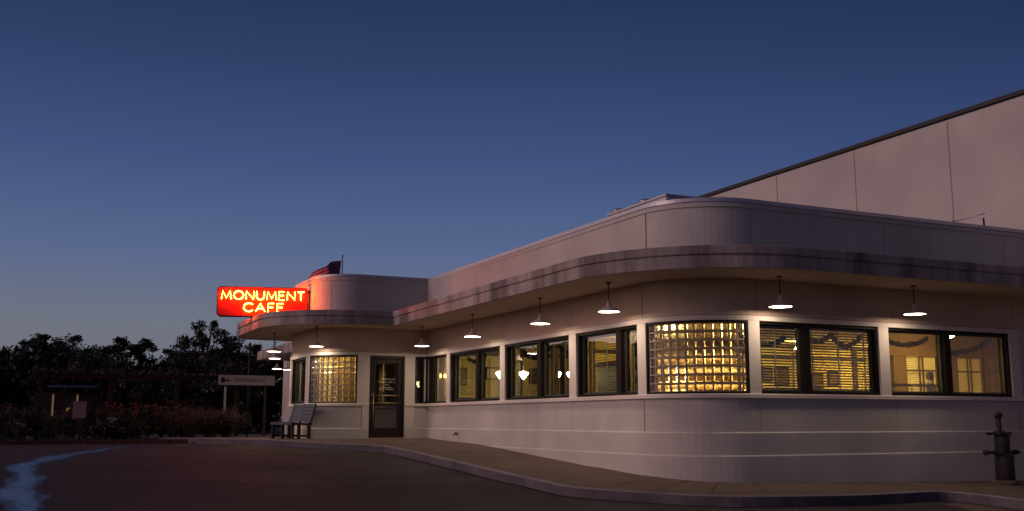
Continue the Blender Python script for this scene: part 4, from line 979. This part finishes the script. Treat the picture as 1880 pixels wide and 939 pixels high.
# display shelf with strip lights, added so the glass block corner glows amber
ds = empty('added_display_shelf', (12.35, 17.55, -.46), R(-45)); tag(ds, 'added backlit bottle shelf that makes the curved glass block window glow amber', 'added display shelf')
m = MB(); m.box((0, .22, 1.1), (2.3, .03, 2.2)); m.build('back_panel', M['gold'], ds)
m = MB()
for z in (.9, 1.22, 1.50, 1.78, 2.08): m.box((0, .03, z), (2.3, .36, .022))
for x in (-1.15, 1.15): m.box((x, .03, 1.1), (.03, .36, 2.2))
m.build('shelves', M['wood'], ds)
m = MB()
for z in (.88, 1.20, 1.48, 1.76): m.box((0, .16, z - .006), (2.2, .02, .014))
m.build('added_strip', M['strip'], ds)
random.seed(21)
for zi, z in enumerate((.911, 1.231, 1.511, 1.791)):
    for mi_, nm in enumerate(('amber', 'gold', 'dark_b')):
        m = MB(); x = -1.05 + mi_ * .04
        while x < 1.05:
            h_ = random.uniform(.13, .22); r_ = random.uniform(.03, .045)
            if random.random() < .75: m.lathe([(r_, 0), (r_, h_ * .62), (r_ * .4, h_ * .8), (r_ * .38, h_)], (x, random.uniform(-.05, .05), z), n=10)
            x += random.uniform(.24, .36)
        m.build('bottles', M[nm], ds)
# tables and chairs by the windows
def make_table():
    t = empty('dining_table'); m = MB(); m.lathe([(.001, .74), (.42, .74), (.42, .715), (.001, .715)], n=24); m.build('table_top', M['cream'], t)
    m = MB(); m.tube([(0, 0, .02), (0, 0, .72)], .04); m.lathe([(.001, 0), (.25, 0), (.25, .02), (.001, .03)], n=16); m.build('pedestal', M['iron'], t); return t
def make_chair():
    t = empty('dining_chair'); m = MB(); m.box((0, 0, .45), (.42, .42, .05)); bevel(m.build('seat', M['wood'], t), .015)
    m = MB(); p = []
    n = 12
    for k in range(n + 1): a_ = math.pi * k / n; p.append((.20 * math.cos(a_), .80 + .20 * math.sin(a_)))
    p += [(-.20, .52), (.20, .52)]; q = len(p)
    m.add([(x, .19, z) for x, z in p] + [(x, .22, z) for x, z in p], [tuple(range(q)), tuple(range(q, 2 * q))[::-1]] + [(i, (i + 1) % q, q + (i + 1) % q, q + i) for i in range(q)]); m.build('backrest', M['wood'], t)
    for sx in (-.18, .18):
        for sy in (-.18, .18): m = MB(); m.tube([(sx, sy, 0), (sx * .95, sy * .95, .43)], .018, 6); m.build('leg', M['wood'], t)
    return t
tb0, ch0 = make_table(), make_chair()
TP = [(13.6, 16.2, 'table behind the blinds right of the glass block corner'), (16.2, 16.3, 'table behind the rightmost window, left half'), (17.9, 16.2, 'table behind the rightmost window, right half'), (11.9, 20.3, 'table behind the second double window of the long front'), (11.9, 23.6, 'table behind the double window nearest the inner corner')]
for i, (x, y, lb) in enumerate(TP):
    o = tb0 if i == 0 else copy_tree(tb0); o.location = (x, y, -.458); tag(o, 'round cream dining ' + lb, 'table', 'dining tables')
    for j, (dx, dy, r_, w2) in enumerate(((-.62, 0, 90, 'left'), (.62, 0, -90, 'right'))):
        c = ch0 if i == 0 and j == 0 else copy_tree(ch0); c.location = (x + dx, y + dy, -.458); c.rotation_euler = (0, 0, R(r_)); tag(c, 'dark chair, %s of the %s' % (w2, lb), 'chair', 'dining chairs')
# a standing diner seen dark against the lit room
def person(loc, rz, label):
    J = {'pelvis': ((0, 0, .93), (.15, .11)), 'waist': ((0, 0, 1.08), (.14, .10)), 'chest': ((0, 0, 1.28), (.17, .12)), 'neck0': ((0, 0, 1.42), (.10, .08)), 'neck': ((0, -.01, 1.50), (.055, .055)),
         'head0': ((0, -.02, 1.58), (.075, .085)), 'head': ((0, -.02, 1.68), (.078, .095)), 'crown': ((0, -.01, 1.745), (.05, .06))}
    for s_, q in ((-1, 'l'), (1, 'r')):
        J['hip' + q] = ((.10 * s_, 0, .88), (.10, .10)); J['knee' + q] = ((.11 * s_, -.02, .48), (.062, .062)); J['ank' + q] = ((.11 * s_, .02, .09), (.042, .045)); J['toe' + q] = ((.12 * s_, -.15, .04), (.04, .03))
        J['sho' + q] = ((.19 * s_, 0, 1.39), (.062, .062)); J['elb' + q] = ((.25 * s_, -.03, 1.12), (.044, .044)); J['wri' + q] = ((.19 * s_, -.26, 1.04), (.030, .026)); J['palm' + q] = ((.17 * s_, -.34, 1.04), (.034, .018))
        for k, (dx, ln) in enumerate(((-.03, .075), (-.01, .09), (.01, .085), (.03, .065))): J['f%d' % k + q] = ((.17 * s_ + dx, -.36 - ln, 1.02), (.009, .009))
        J['th' + q] = ((.17 * s_ - .055 * s_, -.35, 1.05), (.010, .010))
    E_ = [('pelvis', 'waist'), ('waist', 'chest'), ('chest', 'neck0'), ('neck0', 'neck'), ('neck', 'head0'), ('head0', 'head'), ('head', 'crown')]
    for q in 'lr': E_ += [('pelvis', 'hip' + q), ('hip' + q, 'knee' + q), ('knee' + q, 'ank' + q), ('ank' + q, 'toe' + q), ('neck0', 'sho' + q), ('sho' + q, 'elb' + q), ('elb' + q, 'wri' + q), ('wri' + q, 'palm' + q), ('palm' + q, 'th' + q)] + [('palm' + q, 'f%d' % k + q) for k in range(4)]
    ks = list(J); me = bpy.data.meshes.new('person'); me.from_pydata([J[k][0] for k in ks], [(ks.index(a), ks.index(b)) for a, b in E_], [])
    o = bpy.data.objects.new('person', me); COL.objects.link(o); o.modifiers.new('skin', 'SKIN')
    for k, d in zip(ks, me.skin_vertices[0].data): d.radius = J[k][1]; d.use_root = (k == 'pelvis')
    ss = o.modifiers.new('sub', 'SUBSURF'); ss.levels = 1; ss.render_levels = 1
    dg = bpy.context.evaluated_depsgraph_get(); dg.update(); me2 = bpy.data.meshes.new_from_object(o.evaluated_get(dg)); o.modifiers.clear(); o.data = me2
    me2.materials.clear(); me2.materials.append(M['cloth']); me2.materials.append(M['skin'])
    for p in me2.polygons:
        p.use_smooth = True; c = p.center
        if c.z > 1.475 or (c.y < -.24 and .9 < c.z < 1.1): p.material_index = 1
    o.location = loc; o.rotation_euler = (0, 0, rz)
    h = MB(); h.lathe([(.080, -.10), (.090, -.03), (.090, .03), (.078, .07), (.045, .10), (.001, .108)], (0, .015, 1.665), n=18); h.build('hair', M['hair'], o)
    f = MB(); f.tube([(0, -.108, 1.69), (0, -.132, 1.645), (0, -.105, 1.64)], [.008, .014, .010], 6); f.build('nose', M['skin'], o)
    for sx in (-1, 1):
        f = MB(); f.lathe([(.001, -.009), (.011, 0), (.001, .009)], (.032 * sx, -.100, 1.685), n=8); f.build('eye', M['white_text'], o)
        f = MB(); f.lathe([(.001, -.028), (.014, 0), (.001, .028)], (.082 * sx, -.01, 1.67), n=8); f.build('ear', M['skin'], o)
    f = MB(); f.tube([(-.022, -.106, 1.615), (0, -.112, 1.612), (.022, -.106, 1.615)], .005, 5); f.build('mouth', M['lip'], o)
    o.scale = (.88,) * 3; tag(o, label, 'person'); return o
M['cloth'] = mat('dark_clothes', (.03, .028, .03), .9); M['skin'] = mat('skin', (.42, .24, .16), .6); M['hair'] = mat('dark_hair', (.025, .015, .01), .6); M['lip'] = mat('lips', (.30, .10, .08), .6)
person((18.45, 17.0, -.457), R(60), 'person in dark clothes standing inside behind the left pane of the rightmost window')
# garlands hung inside the windows
def garland(pts, label):
    random.seed(len(label)); m = MB(); full = []
    for (p, q, sag) in pts:
        for k in range(26):
            t = k / 25; full.append(Vector(p).lerp(Vector(q), t) - Vector((0, 0, sag * 4 * t * (1 - t))))
    for c in full: q_ = random.uniform(.04, .075); leaf_cloud(m, c, (q_, .05, q_), 30, .034)
    m.tube(full, .008, 5); o = m.build('garland', M['garland'], fix=False); tag(o, label, 'garland', 'evergreen garlands')
garland([((11.95, 15.12, 1.42), (12.75, 15.12, 1.52), .10)], 'dark evergreen garland across the left pane right of the glass block corner')
garland([((13.1, 15.12, 1.66), (13.9, 15.12, 1.62), .16), ((13.9, 15.12, 1.62), (14.6, 15.12, 1.6), .2)], 'dark evergreen swag inside the pane left of the rightmost pier')
garland([((15.05, 15.1, 1.62), (16.35, 15.1, 1.62), .14), ], 'dark evergreen swag in the left pane of the rightmost window')
garland([((16.7, 15.1, 1.60), (17.3, 15.1, 1.4), .12), ((17.3, 15.1, 1.4), (18.15, 15.1, 1.66), .06)], 'dark evergreen swag in the right pane of the rightmost window')
garland([((10.68, 21.9, 1.62), (10.68, 20.6, 1.62), .2), ((10.68, 20.1, 1.62), (10.68, 19.0, 1.62), .18)], 'dark evergreen swags along the top of the second double window')
garland([((10.68, 25.3, 1.66), (10.68, 24.1, 1.66), .14)], 'dark evergreen swag in the window nearest the inner corner')

# leave every thing's empty small; make sure parts of cafe keep their place
bpy.context.view_layer.update()
